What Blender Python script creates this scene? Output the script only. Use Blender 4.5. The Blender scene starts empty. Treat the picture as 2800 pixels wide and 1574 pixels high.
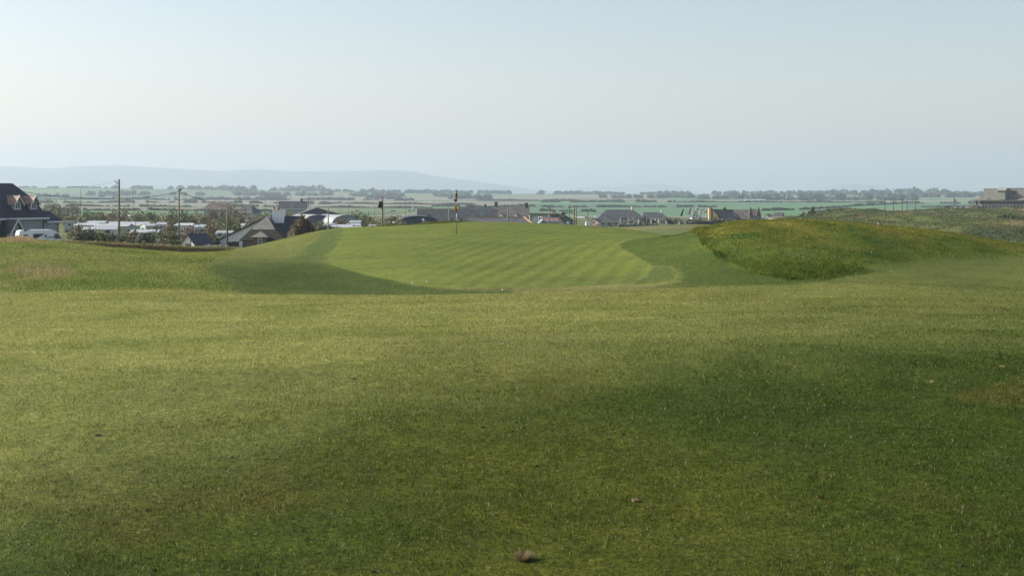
import bpy, math, random
import numpy as np
from mathutils import Vector
R = math.radians
random.seed(7); rng = np.random.default_rng(7)
sc = bpy.context.scene; C = sc.collection
F = 3889.0; EYE = 1.7; HZ = 525.0          # focal length in photo pixels, eye height, horizon row

# ---------------------------------------------------------------- camera
cd = bpy.data.cameras.new('camera'); cam = bpy.data.objects.new('camera', cd); C.objects.link(cam)
cam.location = (0, 0, EYE); cam.rotation_euler = (R(90), 0, 0)
cd.lens = 50; cd.sensor_width = 36; cd.shift_y = -262/2800; cd.clip_start = .1; cd.clip_end = 60000
sc.camera = cam
# ---------------------------------------------------------------- sky and sun
SUN_EL, SUN_AZ = 28, -78                    # azimuth measured from the view direction (+Y) towards +X
w = bpy.data.worlds.new('World'); sc.world = w; w.use_nodes = True
nt = w.node_tree; nt.nodes.clear()
sky = nt.nodes.new('ShaderNodeTexSky'); sky.sky_type = 'NISHITA'; sky.sun_disc = False
sky.sun_elevation = R(SUN_EL); sky.sun_rotation = R(SUN_AZ)
sky.air_density = 1.0; sky.dust_density = 1.3; sky.ozone_density = .9; sky.altitude = 0
bg = nt.nodes.new('ShaderNodeBackground'); bg.inputs[1].default_value = .099
wo = nt.nodes.new('ShaderNodeOutputWorld')
tw = nt.nodes.new('ShaderNodeMix'); tw.data_type = 'RGBA'; tw.blend_type = 'MULTIPLY'; tw.inputs[0].default_value = 1; tw.inputs[7].default_value = (1.10, 1.0, .965, 1)
nt.links.new(sky.outputs[0], tw.inputs[6]); nt.links.new(tw.outputs[2], bg.inputs[0]); nt.links.new(bg.outputs[0], wo.inputs[0])
sl = bpy.data.lights.new('sun', 'SUN'); sl.energy = 5.0; sl.angle = R(.6); sl.color = (1, .93, .8)
so = bpy.data.objects.new('sun', sl); C.objects.link(so)
sdir = Vector((math.sin(R(SUN_AZ))*math.cos(R(SUN_EL)), math.cos(R(SUN_AZ))*math.cos(R(SUN_EL)), math.sin(R(SUN_EL))))
so.rotation_euler = sdir.to_track_quat('Z', 'Y').to_euler(); so.location = (-50, 50, 60)
sc.view_settings.view_transform = 'Standard'; sc.view_settings.look = 'None'
sc.view_settings.exposure = 0.75; sc.view_settings.gamma = 1
sc.cycles.use_denoising = True
sc.cycles.denoising_input_passes = 'RGB_ALBEDO_NORMAL'
sc.cycles.max_bounces = 6; sc.cycles.diffuse_bounces = 3; sc.cycles.volume_bounces = 1; sc.cycles.transparent_max_bounces = 8

# ---------------------------------------------------------------- node materials
def newmat(name):
    m = bpy.data.materials.new(name); m.use_nodes = True
    return m, m.node_tree, m.node_tree.nodes['Principled BSDF']
def srgb(r, g, b): return tuple(((c/255)/12.92 if c < 10 else ((c/255+.055)/1.055)**2.4) for c in (r, g, b))
def N(t, kind, **kw):
    n = t.nodes.new(kind)
    for k, v in kw.items(): setattr(n, k, v)
    return n
MC = {}
def mat(name, col, rough=.8, var=.18, scale=1.5, spec=.3, bump=0, metal=0, streak=False):
    if name in MC: return MC[name]
    m, t, p = newmat(name); L = t.links.new
    tc = N(t, 'ShaderNodeTexCoord'); n = N(t, 'ShaderNodeTexNoise'); n.inputs['Scale'].default_value = scale; n.inputs['Detail'].default_value = 6
    n.inputs['Roughness'].default_value = .65
    if streak:
        mp = N(t, 'ShaderNodeMapping'); mp.inputs['Scale'].default_value = (3, 3, .35); L(tc.outputs['Object'], mp.inputs[0]); L(mp.outputs[0], n.inputs[0])
    else: L(tc.outputs['Object'], n.inputs[0])
    mx = N(t, 'ShaderNodeMix', data_type='RGBA')
    mx.inputs[6].default_value = (*[c*(1-var) for c in col], 1); mx.inputs[7].default_value = (*[min(1, c*(1+var)) for c in col], 1)
    mr = N(t, 'ShaderNodeMapRange'); mr.inputs[1].default_value = .3; mr.inputs[2].default_value = .7
    L(n.outputs[0], mr.inputs[0]); L(mr.outputs[0], mx.inputs[0]); L(mx.outputs[2], p.inputs['Base Color'])
    p.inputs['Roughness'].default_value = rough; p.inputs['Specular IOR Level'].default_value = spec; p.inputs['Metallic'].default_value = metal
    if bump:
        b = N(t, 'ShaderNodeBump'); b.inputs['Strength'].default_value = bump; L(n.outputs[0], b.inputs['Height']); L(b.outputs[0], p.inputs['Normal'])
    MC[name] = m; return m
def tiles(name, col, mortar=.6, w_=.5, h_=.28, rough=.55, var=.2, spec=.4):
    """courses of slates or stones"""
    if name in MC: return MC[name]
    m, t, p = newmat(name); L = t.links.new
    tc = N(t, 'ShaderNodeTexCoord'); b = N(t, 'ShaderNodeTexBrick'); mp = N(t, 'ShaderNodeMapping')
    sx = N(t, 'ShaderNodeSeparateXYZ'); cb = N(t, 'ShaderNodeCombineXYZ'); ad = N(t, 'ShaderNodeMath')
    L(tc.outputs['Object'], sx.inputs[0]); L(sx.outputs[0], ad.inputs[0]); L(sx.outputs[1], ad.inputs[1]); L(ad.outputs[0], cb.inputs[0]); L(sx.outputs[2], cb.inputs[1])
    L(cb.outputs[0], b.inputs[0])
    b.inputs['Scale'].default_value = 1; b.inputs['Brick Width'].default_value = w_; b.inputs['Row Height'].default_value = h_; b.inputs['Mortar Size'].default_value = .02
    b.inputs['Color1'].default_value = (*[c*(1-var) for c in col], 1); b.inputs['Color2'].default_value = (*[c*(1+var) for c in col], 1); b.inputs['Mortar'].default_value = (*[c*mortar for c in col], 1)
    n = N(t, 'ShaderNodeTexNoise'); n.inputs['Scale'].default_value = .9; n.inputs['Detail'].default_value = 5; L(tc.outputs['Object'], n.inputs[0])
    mx = N(t, 'ShaderNodeMix', data_type='RGBA', blend_type='MULTIPLY'); mx.inputs[0].default_value = 1
    cr = N(t, 'ShaderNodeValToRGB'); cr.color_ramp.elements[0].color = (.72, .72, .72, 1); cr.color_ramp.elements[1].color = (1.15, 1.12, 1.05, 1); cr.color_ramp.elements[0].position = .3; cr.color_ramp.elements[1].position = .7
    L(n.outputs[0], cr.inputs[0]); L(b.outputs[0], mx.inputs[6]); L(cr.outputs[0], mx.inputs[7]); L(mx.outputs[2], p.inputs['Base Color'])
    p.inputs['Roughness'].default_value = rough; p.inputs['Specular IOR Level'].default_value = spec
    MC[name] = m; return m
def leafmat(name, col, transl=.35, rough=.6, attr=True, spec=.25):
    """leaf or blade: colour from the per-leaf attribute, some light passes through"""
    if name in MC: return MC[name]
    m, t, p = newmat(name); L = t.links.new
    out = t.nodes['Material Output']; tr = N(t, 'ShaderNodeBsdfTranslucent'); ms = N(t, 'ShaderNodeMixShader'); ms.inputs[0].default_value = transl
    at = N(t, 'ShaderNodeAttribute', attribute_name='tint'); mx = N(t, 'ShaderNodeMix', data_type='RGBA', blend_type='MULTIPLY'); mx.inputs[0].default_value = 1
    mx.inputs[7].default_value = (*col, 1); L(at.outputs['Color'], mx.inputs[6])
    L(mx.outputs[2], p.inputs['Base Color']); L(mx.outputs[2], tr.inputs[0]); L(p.outputs[0], ms.inputs[1]); L(tr.outputs[0], ms.inputs[2]); L(ms.outputs[0], out.inputs[0])
    p.inputs['Roughness'].default_value = rough; p.inputs['Specular IOR Level'].default_value = spec
    MC[name] = m; return m

# ---------------------------------------------------------------- object helpers
def tag(o, label=None, cat=None, group=None, kind=None):
    if label: o['label'] = label
    if cat: o['category'] = cat
    if group: o['group'] = group
    if kind: o['kind'] = kind
    return o
def thing(name, loc, label, cat, rz=0, group=None):
    o = bpy.data.objects.new(name, None); C.objects.link(o); o.empty_display_size = .2
    o.location = loc; o.rotation_euler = (0, 0, rz); return tag(o, label, cat, group)
class MB:
    def __init__(s): s.v = []; s.f = []
    def add(s, vs, fs):
        n = len(s.v); s.v += [tuple(v) for v in vs]; s.f += [tuple(i+n for i in f) for f in fs]; return s
    def box(s, x0, x1, y0, y1, z0, z1):
        return s.add([(x0,y0,z0),(x1,y0,z0),(x1,y1,z0),(x0,y1,z0),(x0,y0,z1),(x1,y0,z1),(x1,y1,z1),(x0,y1,z1)],
                     [(3,2,1,0),(4,5,6,7),(0,1,5,4),(1,2,6,5),(2,3,7,6),(3,0,4,7)])
    def tube(s, pts, r, n=8, cap=True):
        pts = [Vector(p) for p in pts]; rs = r if isinstance(r, (list, tuple)) else [r]*len(pts); vs = []; fs = []
        for i, p in enumerate(pts):
            d = (pts[min(i+1, len(pts)-1)]-pts[max(i-1, 0)]).normalized()
            a = d.cross(Vector((0, 0, 1)) if abs(d.z) < .9 else Vector((1, 0, 0))).normalized(); b = d.cross(a)
            for k in range(n):
                q = 2*math.pi*k/n; vs.append(p+a*math.cos(q)*rs[i]+b*math.sin(q)*rs[i])
        for i in range(len(pts)-1):
            for k in range(n): fs.append((i*n+k, i*n+(k+1) % n, (i+1)*n+(k+1) % n, (i+1)*n+k))
        if cap: fs += [tuple(range(n))[::-1], tuple(range((len(pts)-1)*n, len(pts)*n))]
        return s.add(vs, fs)
    def slab(s, poly, n, t):
        """thick sheet: polygon pushed by -n*t"""
        n = Vector(n).normalized()*t; k = len(poly); a = [Vector(p) for p in poly]; b = [p-n for p in a]
        return s.add(a+b, [tuple(range(k)), tuple(range(2*k-1, k-1, -1))]+[(i, i+k, (i+1) % k+k, (i+1) % k) for i in range(k)])
    def prism(s, prof, y0, y1, ax='y'):
        """profile of (a,z) pairs pushed along an axis"""
        k = len(prof)
        g = (lambda a, y, z: (a, y, z)) if ax == 'y' else (lambda a, y, z: (y, a, z))
        return s.add([g(a, y0, z) for a, z in prof]+[g(a, y1, z) for a, z in prof], [tuple(range(k)), tuple(range(2*k-1, k-1, -1))]+[(i, i+k, (i+1) % k+k, (i+1) % k) for i in range(k)])
    def build(s, name, m, parent=None, smooth=False, loc=None):
        me = bpy.data.meshes.new(name); me.from_pydata(s.v, [], s.f); me.materials.append(m)
        if smooth: me.polygons.foreach_set('use_smooth', [True]*len(me.polygons))
        import bmesh
        bm = bmesh.new(); bm.from_mesh(me); bmesh.ops.recalc_face_normals(bm, faces=bm.faces); bm.to_mesh(me); bm.free()
        o = bpy.data.objects.new(name, me); C.objects.link(o); o.parent = parent
        if loc: o.location = loc
        return o
def npmesh(name, V, Fc, m, col=None, parent=None, k=3, smooth=False):
    """big mesh straight from arrays; col is one colour per vertex"""
    me = bpy.data.meshes.new(name); nv, nf = len(V), len(Fc)
    me.vertices.add(nv); me.vertices.foreach_set('co', np.ascontiguousarray(V, dtype=np.float32).ravel())
    me.loops.add(nf*k); me.loops.foreach_set('vertex_index', np.ascontiguousarray(Fc, dtype=np.int32).ravel())
    me.polygons.add(nf); me.polygons.foreach_set('loop_start', np.arange(0, nf*k, k, dtype=np.int32))
    if smooth: me.polygons.foreach_set('use_smooth', np.ones(nf, dtype=bool))
    if col is not None:
        a = me.color_attributes.new('tint', 'FLOAT_COLOR', 'POINT'); c4 = np.ones((nv, 4), dtype=np.float32); c4[:, :3] = col
        a.data.foreach_set('color', c4.ravel())
    me.update(calc_edges=True); me.validate(); me.materials.append(m)
    o = bpy.data.objects.new(name, me); C.objects.link(o); o.parent = parent; return o
def copy_tree(o, parent=None):
    c = o.copy(); C.objects.link(c); c.parent = parent
    for ch in list(o.children): copy_tree(ch, c)
    return c

# ---------------------------------------------------------------- terrain heights
def pchip(x, y, xi):
    """monotone cubic along axis 0"""
    x = np.asarray(x, float); y = np.asarray(y, float); h = np.diff(x); sh = (-1,)+(1,)*(y.ndim-1)
    d = np.diff(y, axis=0)/h.reshape(sh); m = np.zeros_like(y)
    w1 = (2*h[1:]+h[:-1]).reshape(sh); w2 = (h[1:]+2*h[:-1]).reshape(sh)
    ok = d[:-1]*d[1:] > 0
    with np.errstate(all='ignore'): m[1:-1] = np.where(ok, (w1+w2)/(w1/d[:-1]+w2/d[1:]), 0)
    m[0] = d[0]; m[-1] = d[-1]
    i = np.clip(np.searchsorted(x, xi)-1, 0, len(x)-2); t = ((xi-x[i])/h[i]).reshape(sh); hi = h[i].reshape(sh)
    return (2*t**3-3*t**2+1)*y[i]+(t**3-2*t**2+t)*hi*m[i]+(-2*t**3+3*t**2)*y[i+1]+(t**3-t**2)*hi*m[i+1]
PXG = np.linspace(-2200, 5000, 361)
def row_z(vals, Y=None):
    px = [v[0] for v in vals]; z = [v[1] if Y is None else EYE-(v[1]-HZ)*Y/F for v in vals]
    return pchip([-2300]+px+[5100], [z[0]]+z+[z[-1]], PXG)
ROWS = [
 (-14, None, [(0, -.1), (2800, -.15)]), (0, None, [(0, -.06), (2800, -.2)]), (4, None, [(0, -.1), (2800, -.2)]), (6.5, None, [(0, -.08), (1400, -.12), (2800, -.12)]),
 (10, None, [(0, -.02), (1400, .02), (2800, .04)]), (14, None, [(0, -.03), (1400, .08), (2800, .18)]),
 (18, None, [(0, -.15), (1400, 0), (2800, .12)]), (26, None, [(0, -.46), (1400, -.4), (2800, -.22)]),
 (36, 1, [(0,806),(300,797),(550,799),(700,804),(900,806),(1100,804),(1300,799),(1500,796),(1700,792),(1850,790),(2100,786),(2300,784),(2500,790),(2800,806)]),
 (40, 1, [(0,790),(300,788),(550,796),(700,812),(900,822),(1100,824),(1300,818),(1500,810),(1700,798),(1850,786),(2100,778),(2300,776),(2500,781),(2800,795)]),
 (46, 1, [(0,775),(300,776),(550,784),(700,800),(900,812),(1000,812),(1100,806),(1300,797),(1500,794),(1700,787),(1850,778),(1950,773),(2100,769),(2300,765),(2500,765),(2800,775)]),
 (50, 1, [(0,760),(300,757),(550,764),(700,782),(850,793),(950,793),(1100,781),(1300,770),(1500,768),(1700,762),(1850,745),(1950,735),(2100,722),(2300,730),(2500,738),(2800,747)]),
 (56, 1, [(0,735),(300,733),(550,733),(700,746),(850,757),(950,755),(1100,742),(1300,733),(1500,731),(1700,718),(1850,693),(1930,672),(2000,652),(2100,640),(2300,650),(2500,684),(2800,715)]),
 (62, 1, [(0,705),(300,709),(550,717),(700,716),(850,714),(950,706),(1100,703),(1300,697),(1500,694),(1700,678),(1850,646),(1910,632),(1980,617),(2100,606),(2200,606),(2300,613),(2400,625),(2500,640),(2650,664),(2800,686)]),
 (68, 1, [(0,678),(300,691),(550,705),(700,706),(850,690),(950,676),(1100,672),(1300,667),(1500,664),(1700,655),(1850,644),(1910,626),(1980,609),(2100,600),(2200,601),(2300,607),(2400,615),(2500,625),(2650,645),(2800,668)]),
 (76, 1, [(0,657),(300,680),(550,696),(700,690),(800,668),(870,652),(950,645),(1100,642),(1300,638),(1500,638),(1700,640),(1850,645),(1980,630),(2100,618),(2300,620),(2500,640),(2800,680)]),
 (86, 1, [(0,653),(300,677),(430,686),(550,693),(700,671),(800,647),(870,631),(940,622),(1100,618),(1200,613),(1300,611),(1500,614),(1700,626),(1860,645),(2100,645),(2500,655),(2800,690)]),
 (95, 1, [(0,662),(300,686),(550,700),(700,678),(800,655),(870,640),(940,627),(1100,622),(1200,611),(1300,606),(1400,607),(1500,611),(1700,624),(1860,648),(2100,655),(2500,665),(2800,700)]),
 (108, None, [(0,-3.2),(600,-3.6),(900,-2.4),(1300,-1.6),(1600,-1.9),(1850,-2.6),(2800,-4)]),
 (130, None, [(0,-4.5),(600,-5.0),(900,-4.6),(1300,-4.2),(1700,-3.2),(1850,-2.6),(2200,-3.6),(2800,-5)]),
 (177, None, [(0,-5.2),(600,-5.9),(1300,-5.6),(1700,-3.6),(1850,-3.0),(2200,-4.2),(2800,-5.3)]),
 (200, None, [(0,-5.5),(600,-6.6),(1300,-6),(1700,-3.8),(1850,-3.3),(2200,-4.6),(2800,-5.3)]),
 (250, None, [(0,-6.4),(600,-7.1),(1300,-6.6),(1700,-4.3),(1850,-4.0),(2200,-4.6),(2500,-5.0),(2800,-5.3)]),
 (300, None, [(0,-7.2),(600,-7.5),(1300,-7.3),(1700,-7.2),(1850,-6.6),(2150,-5.2),(2300,-4.8),(2500,-4.9),(2800,-5.2)]),
 (400, None, [(0,-8.0),(600,-8.2),(1100,-8),(1400,-9.6),(1850,-10.0),(2100,-6.4),(2300,-4.5),(2500,-4.9),(2800,-5.2)]),
 (600, None, [(0,-9.2),(1100,-9.4),(1400,-11.4),(1850,-12),(2200,-9),(2450,-7.2),(2600,-6.1),(2800,-5.6)]),
 (760, None, [(0,-10.4),(1300,-11.4),(2200,-12),(2800,-11)]),
 (1000, 1, [(0,572),(600,574),(1300,577),(2800,577)]), (1500, 1, [(0,560),(1300,564),(2800,564)]),
 (2200, 1, [(0,548),(700,549),(1300,551),(2800,552)]), (3000, 1, [(0,532),(700,536),(1300,540),(2800,541)]),
 (4200, 1, [(0,513),(400,516),(700,520),(1100,526),(1500,530),(2800,531)]),
 (6500, None, [(0,-40),(2800,-40)]), (15400, None, [(0,-60),(2800,-60)])]
ROWY = np.array([r[0] for r in ROWS], float); ZT = np.array([row_z(r[2], r[0] if r[1] else None) for r in ROWS])
TG = np.linspace(math.log(6), math.log(15420), 2400)                 # t = log(Y+20)
ZG = pchip(np.log(ROWY+20), ZT, TG)
def smooth1(a, it, axis):
    for _ in range(it):
        b = np.pad(a, [(1, 1) if i == axis else (0, 0) for i in range(2)], mode='edge')
        a = (np.take(b, range(0, a.shape[axis]), axis)+2*a+np.take(b, range(2, a.shape[axis]+2), axis))/4
    return a
ZG = smooth1(ZG, 6, 1); ZG = smooth1(ZG, 14, 0)
def vnoise(x, y, seed=0):
    """value noise -1..1"""
    xi = np.floor(x).astype(np.int64); yi = np.floor(y).astype(np.int64); fx = x-xi; fy = y-yi
    fx = fx*fx*(3-2*fx); fy = fy*fy*(3-2*fy)
    def h(a, b):
        v = (a*374761393+b*668265263+seed*982451653) & 0x7fffffff; v = ((v ^ (v >> 13))*1274126177) & 0x7fffffff
        return ((v ^ (v >> 16)) & 0xffff)/32767.5-1
    return (h(xi, yi)*(1-fx)+h(xi+1, yi)*fx)*(1-fy)+(h(xi, yi+1)*(1-fx)+h(xi+1, yi+1)*fx)*fy
def fbm(x, y, o=4, seed=0, g=.5):
    s = 0; a = 1; t = 0
    for k in range(o): s = s+a*vnoise(x*2**k+17.3*k, y*2**k-9.1*k, seed+k); t += a; a *= g
    return s/t
def sst(a, b, x): t = np.clip((x-a)/(b-a), 0, 1); return t*t*(3-2*t)
def pip(px, py, poly, soft=8):
    """soft inside test, signed distance in the polygon's own units"""
    d = np.full(px.shape, 1e9); ins = np.zeros(px.shape, bool); n = len(poly)
    for i in range(n):
        x0, y0 = poly[i]; x1, y1 = poly[(i+1) % n]; ex, ey = x1-x0, y1-y0
        t = np.clip(((px-x0)*ex+(py-y0)*ey)/(ex*ex+ey*ey), 0, 1); d = np.minimum(d, np.hypot(px-x0-t*ex, (py-y0-t*ey)*2))
        c = ((y0 > py) != (y1 > py)) & (px < (x1-x0)*(py-y0)/((y1-y0) or 1e-9)+x0); ins ^= c
    return sst(-soft, soft, np.where(ins, d, -d))
def uv_of(X, Y): return 1400+F*X/np.maximum(Y+0.0, .5)
def base_z(X, Y):
    px = 1400+F*X/np.maximum(Y, 3.0); t = np.log(np.maximum(Y, -13.9)+20)
    a = np.clip((t-TG[0])/(TG[1]-TG[0]), 0, len(TG)-1.001); b = np.clip((px-PXG[0])/(PXG[1]-PXG[0]), 0, len(PXG)-1.001)
    i = a.astype(int); j = b.astype(int); a = a-i; b = b-j
    return (ZG[i, j]*(1-b)+ZG[i, j+1]*b)*(1-a)+(ZG[i+1, j]*(1-b)+ZG[i+1, j+1]*b)*a
P_GREEN = [(945,622),(1100,616),(1300,600),(1500,605),(1700,618),(1862,636),(1800,646),(1717,656),(1692,667),(1700,682),(1730,698),(1765,715),(1784,730),(1770,755),(1720,776),(1500,786),(1300,787),(1180,783),(1060,764),(1000,750),(950,738),(900,722),(905,690),(935,655)]
P_FRINGE = [(1784,728),(1830,731),(1852,745),(1842,764),(1790,776),(1720,778),(1765,758)]
P_COLL = [(545,716),(640,712),(800,716),(870,718),(910,724),(1000,749),(1130,777),(1250,788),(1400,791),(1400,812),(700,812),(640,790),(560,760)]
P_COLR = [(1692,667),(1717,656),(1800,644),(1865,634),(1930,630),(1945,668),(1985,698),(2065,736),(2140,756),(2310,754),(2180,784),(1930,786),(1790,790),(1850,768),(1856,745),(1830,729),(1784,727),(1765,713),(1730,696),(1700,680)]
P_BAND = [(893,630),(946,618),(938,655),(908,690),(880,712),(800,710),(845,680)]
P_MOUND = [(1908,640),(1870,630),(2000,590),(2200,580),(2500,590),(3000,640),(3300,700),(2800,700),(2600,702),(2450,722),(2350,748),(2260,764),(2150,766),(2050,748),(1965,705),(1918,668)]
P_ROUGHL = [(-600,560),(300,560),(620,690),(600,706),(550,716),(560,745),(640,790),(560,796),(300,802),(120,806),(-600,812)]
def zones(X, Y, Z):
    px = 1400+F*X/np.maximum(Y, 3); py = HZ+(EYE-Z)*F/np.maximum(Y, 3)
    wx = 9*fbm(X/1.9, Y/2.4, 3, 15); wy = 3*fbm(X/1.7, Y/2.2, 3, 16); px0 = px; 
    near = (Y > 37.5) & (Y < 105); g = lambda p, s, w=1: pip(px+wx*w, py+wy*w, p, s)*near
    back = sst(96, 100, Y)
    z = dict(green=g(P_GREEN, 3, .3)*(Y > 45)*(1-back), fringe=g(P_FRINGE, 6, .6), coll=(lambda a, b, t: a*(1-t)+b*t)(g(P_COLL, 12), g(P_COLL, 48), 1-sst(780, 980, px))*(Y < 66), colr=(lambda a, b, t: a*(1-t)+b*t)(g(P_COLR, 6), g(P_COLR, 30), sst(700, 770, py))*(Y < 80), band=g(P_BAND, 20, 1.5)*(Y > 56)*(1-back), mound=(lambda a, b, t: a*(1-t)+b*t)(g(P_MOUND, 5), g(P_MOUND, 55), sst(2230, 2400, px)),
             roughl=np.maximum(g(P_ROUGHL, 45, 3), ((px < 640) & (Y > 88))*1.0))
    z['dune'] = sst(2080, 2200, px)*sst(130, 200, Y)*(1-sst(660, 740, Y)); z['px'] = px; z['py'] = py
    z['mid'] = sst(105, 125, Y)
    return z
def ground_zc(X, Y):
    X = np.asarray(X, float); Y = np.asarray(Y, float); Z = base_z(X, Y); q = zones(X, Y, Z)
    fr = (1-sst(40, 46, Y))
    Z = Z+fr*(.12*fbm(X/7.5, Y/3.0, 3, 5)+.012*fbm(X/.7, Y/.8, 2, 9))*sst(2, 6, Y)
    rough = np.maximum(q['mound'], q['roughl'])
    Z = Z+rough*(1-q['mid'])*(.07*fbm(X/2.2, Y/2.6, 3, 21)+.05*fbm(X/.6, Y/.9, 2, 23))
    Z = Z+q['dune']*(2.6*np.abs(fbm(X/26, Y/40, 4, 31))*1.6-1.1+.5*fbm(X/6, Y/8, 3, 37)+.2*fbm(X/2, Y/3, 2, 38))
    Z = Z+q['mid']*(1-q['dune'])*(1-sst(500, 900, Y))*.15*fbm(X/9, Y/12, 3, 41)
    return Z, q
def gz(X, Y):
    return float(ground_zc(np.array([X]), np.array([Y]))[0][0])
def xat(px, Y): return (px-1400)*Y/F
def zat(py, Y): return EYE-(py-HZ)*Y/F
def P(px, py, Y): return Vector((xat(px, Y), Y, zat(py, Y)))

# field pattern of the far plain
BANDS = [760, 850, 980, 1130, 1330, 1560, 1850, 2180, 2520, 2950, 3400, 3800, 4250]
SPL = []
for k in range(len(BANDS)):
    xs = [-4000]; 
    while xs[-1] < 4000: xs.append(xs[-1]+random.uniform(.12, .34)*BANDS[k])
    SPL.append(xs)
FC = [(.085,.16,.045),(.10,.19,.05),(.07,.135,.04),(.12,.17,.055),(.15,.16,.075),(.09,.15,.05),(.075,.17,.05),(.17,.19,.09),(.06,.12,.04)]
fcol = [[random.choice(FC) for _ in s] for s in SPL]
def bline(k, X): return BANDS[k]*(1+.03*math.sin(k*2.1)+.0)+X*(.08*math.sin(k*1.7+.5))
def fieldcol(X, Y):
    c = np.zeros(X.shape+(3,)); c[:] = (.08, .14, .045)
    px = 1400+F*X/np.maximum(Y, 3)
    for k in range(len(BANDS)-1):
        inb = (Y > BANDS[k]*(1+.03*math.sin(k*2.1))+X*.08*math.sin(k*1.7+.5))
        for j in range(len(SPL[k])-1):
            m = inb & (X > SPL[k][j]+(Y-BANDS[k])*.25) & (X <= SPL[k][j+1]+(Y-BANDS[k])*.25+1)
            c[m] = fcol[k][j]
    big = (px > 1450) & (Y > 800) & (Y < 2250)
    c[big & (Y < 1250)] = (.085, .175, .06); c[big & (Y >= 1250) & (Y < 1900)] = (.075, .15, .06); c[big & (Y >= 1900)] = (.10, .20, .06)
    d2 = big & (px > 1950) & (Y < 1500-(px-1950)*-.9) ; c[d2 & (px < 2480)] = (.085, .18, .055)
    c[big & (px > 2420+(1000-Y)*.25) & (Y < 1150)] = (.19, .22, .10)
    return c
def ground_colour(X, Y, Z, q):
    n1 = fbm(X/5.0, Y/7.0, 4, 51); n2 = fbm(X/1.3, Y/1.6, 3, 52); n3 = fbm(X/14, Y/20, 3, 53)
    A = np.array
    def mix(a, b, t): return a*(1-t[..., None])+b*t[..., None]
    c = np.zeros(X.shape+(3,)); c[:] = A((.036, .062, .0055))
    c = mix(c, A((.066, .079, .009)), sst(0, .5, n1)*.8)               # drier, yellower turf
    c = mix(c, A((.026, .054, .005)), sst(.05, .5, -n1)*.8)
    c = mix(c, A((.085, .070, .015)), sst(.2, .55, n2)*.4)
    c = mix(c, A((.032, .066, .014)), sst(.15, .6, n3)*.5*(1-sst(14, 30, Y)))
    # light painted in: pale grazing sheen on far turf, dark vignette on near
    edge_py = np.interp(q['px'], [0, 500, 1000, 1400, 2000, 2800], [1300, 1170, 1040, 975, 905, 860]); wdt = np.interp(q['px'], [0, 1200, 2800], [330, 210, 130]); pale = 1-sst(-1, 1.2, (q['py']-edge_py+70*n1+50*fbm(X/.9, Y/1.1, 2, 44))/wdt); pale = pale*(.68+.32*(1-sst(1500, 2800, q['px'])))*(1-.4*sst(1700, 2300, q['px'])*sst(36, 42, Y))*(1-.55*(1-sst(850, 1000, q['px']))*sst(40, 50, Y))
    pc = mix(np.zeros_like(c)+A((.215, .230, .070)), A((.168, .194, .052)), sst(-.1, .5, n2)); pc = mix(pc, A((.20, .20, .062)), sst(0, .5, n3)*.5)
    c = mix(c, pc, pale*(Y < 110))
    gc = mix(np.zeros_like(c)+A((.122, .158, .030)), A((.092, .127, .020)), sst(.0, .9, n1)*.5)
    st = np.sin((X*math.cos(.15)-Y*math.sin(.15)-.0022*(Y-46)**2)*math.pi/.45+.5*vnoise(X/6, Y/6, 3)); stm = sst(1000, 1350, q['px'])*(.45+.55*(vnoise(X/4, Y/8, 77)*.5+.5))
    gc = gc*(1-.22*sst(-.35, .35, st)*stm)[..., None]*(1+.05*vnoise(X/9, Y/.9, 8))[..., None]
    cc_ = mix(np.zeros_like(c)+A((.036, .066, .009)), A((.060, .092, .015)), sst(-.3, .5, fbm(X/3, Y/4, 3, 66)+.4*(1-sst(720, 980, q['px'])))); c = mix(c, cc_, q['coll']*.9); c = mix(c, A((.050, .084, .013)), q['colr']*.9); c = mix(c, A((.050, .095, .024)), q['band']*.6)
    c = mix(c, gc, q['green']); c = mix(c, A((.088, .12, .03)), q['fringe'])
    edge = q['green']*(1-q['green'])*4; c = mix(c, A((.13, .14, .05)), np.clip(edge, 0, 1)*(Y < 52)*.7)
    worn = pip(q['px'], q['py'], [(1180,790),(1500,786),(1900,779),(1700,796),(1350,797)], 6)*(Y > 38)*(Y < 50); c = mix(c, A((.13, .115, .05)), worn*.55)
    rc = mix(np.zeros_like(c)+A((.082, .115, .017)), A((.14, .14, .026)), sst(-.1, .6, n1+.35*(1-sst(605, 680, q['py'])))); rc = mix(rc, A((.05, .09, .014)), sst(0.05, .5, n2)*.75); rc = mix(rc, A((.17, .125, .04)), sst(.1, .6, n3)*.5)  # yellower towards the crest: sunlit top painted into the mound colour
    c = mix(c, rc, q['mound'])
    lc = mix(np.zeros_like(c)+A((.165, .185, .05)), A((.105, .145, .03)), sst(-.2, .5, n1)); lc = mix(lc, A((.22, .19, .085)), sst(.1, .6, fbm(X/4, Y/6, 3, 60))*.7)
    c = mix(c, lc, q['roughl'])
    mc = mix(np.zeros_like(c)+A((.10, .13, .045)), A((.15, .145, .07)), sst(-.3, .5, fbm(X/20, Y/30, 4, 61)))
    c = mix(c, mc, q['mid'])
    dc = mix(np.zeros_like(c)+A((.095, .115, .045)), A((.18, .155, .085)), sst(-.15, .4, fbm(X/15, Y/25, 4, 62))); dc = mix(dc, A((.04, .06, .025)), sst(.05, .4, fbm(X/9, Y/12, 4, 63))*.9)
    tee = np.exp(-(((q['px']-2555)/75)**2+((q['py']-612)/6)**2)); dc = mix(dc, A((.13, .19, .06)), np.clip(tee*1.3, 0, 1)*(Y > 150))
    c = mix(c, dc, q['dune']*(1-np.clip(tee*1.3, 0, 1)*.5))
    far = sst(700, 780, Y); c = mix(c, fieldcol(X, Y)*A((1.2, 1.12, 1.9)), far)  # fields tinted bluer: distance haze painted into their colour
    return c

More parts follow.
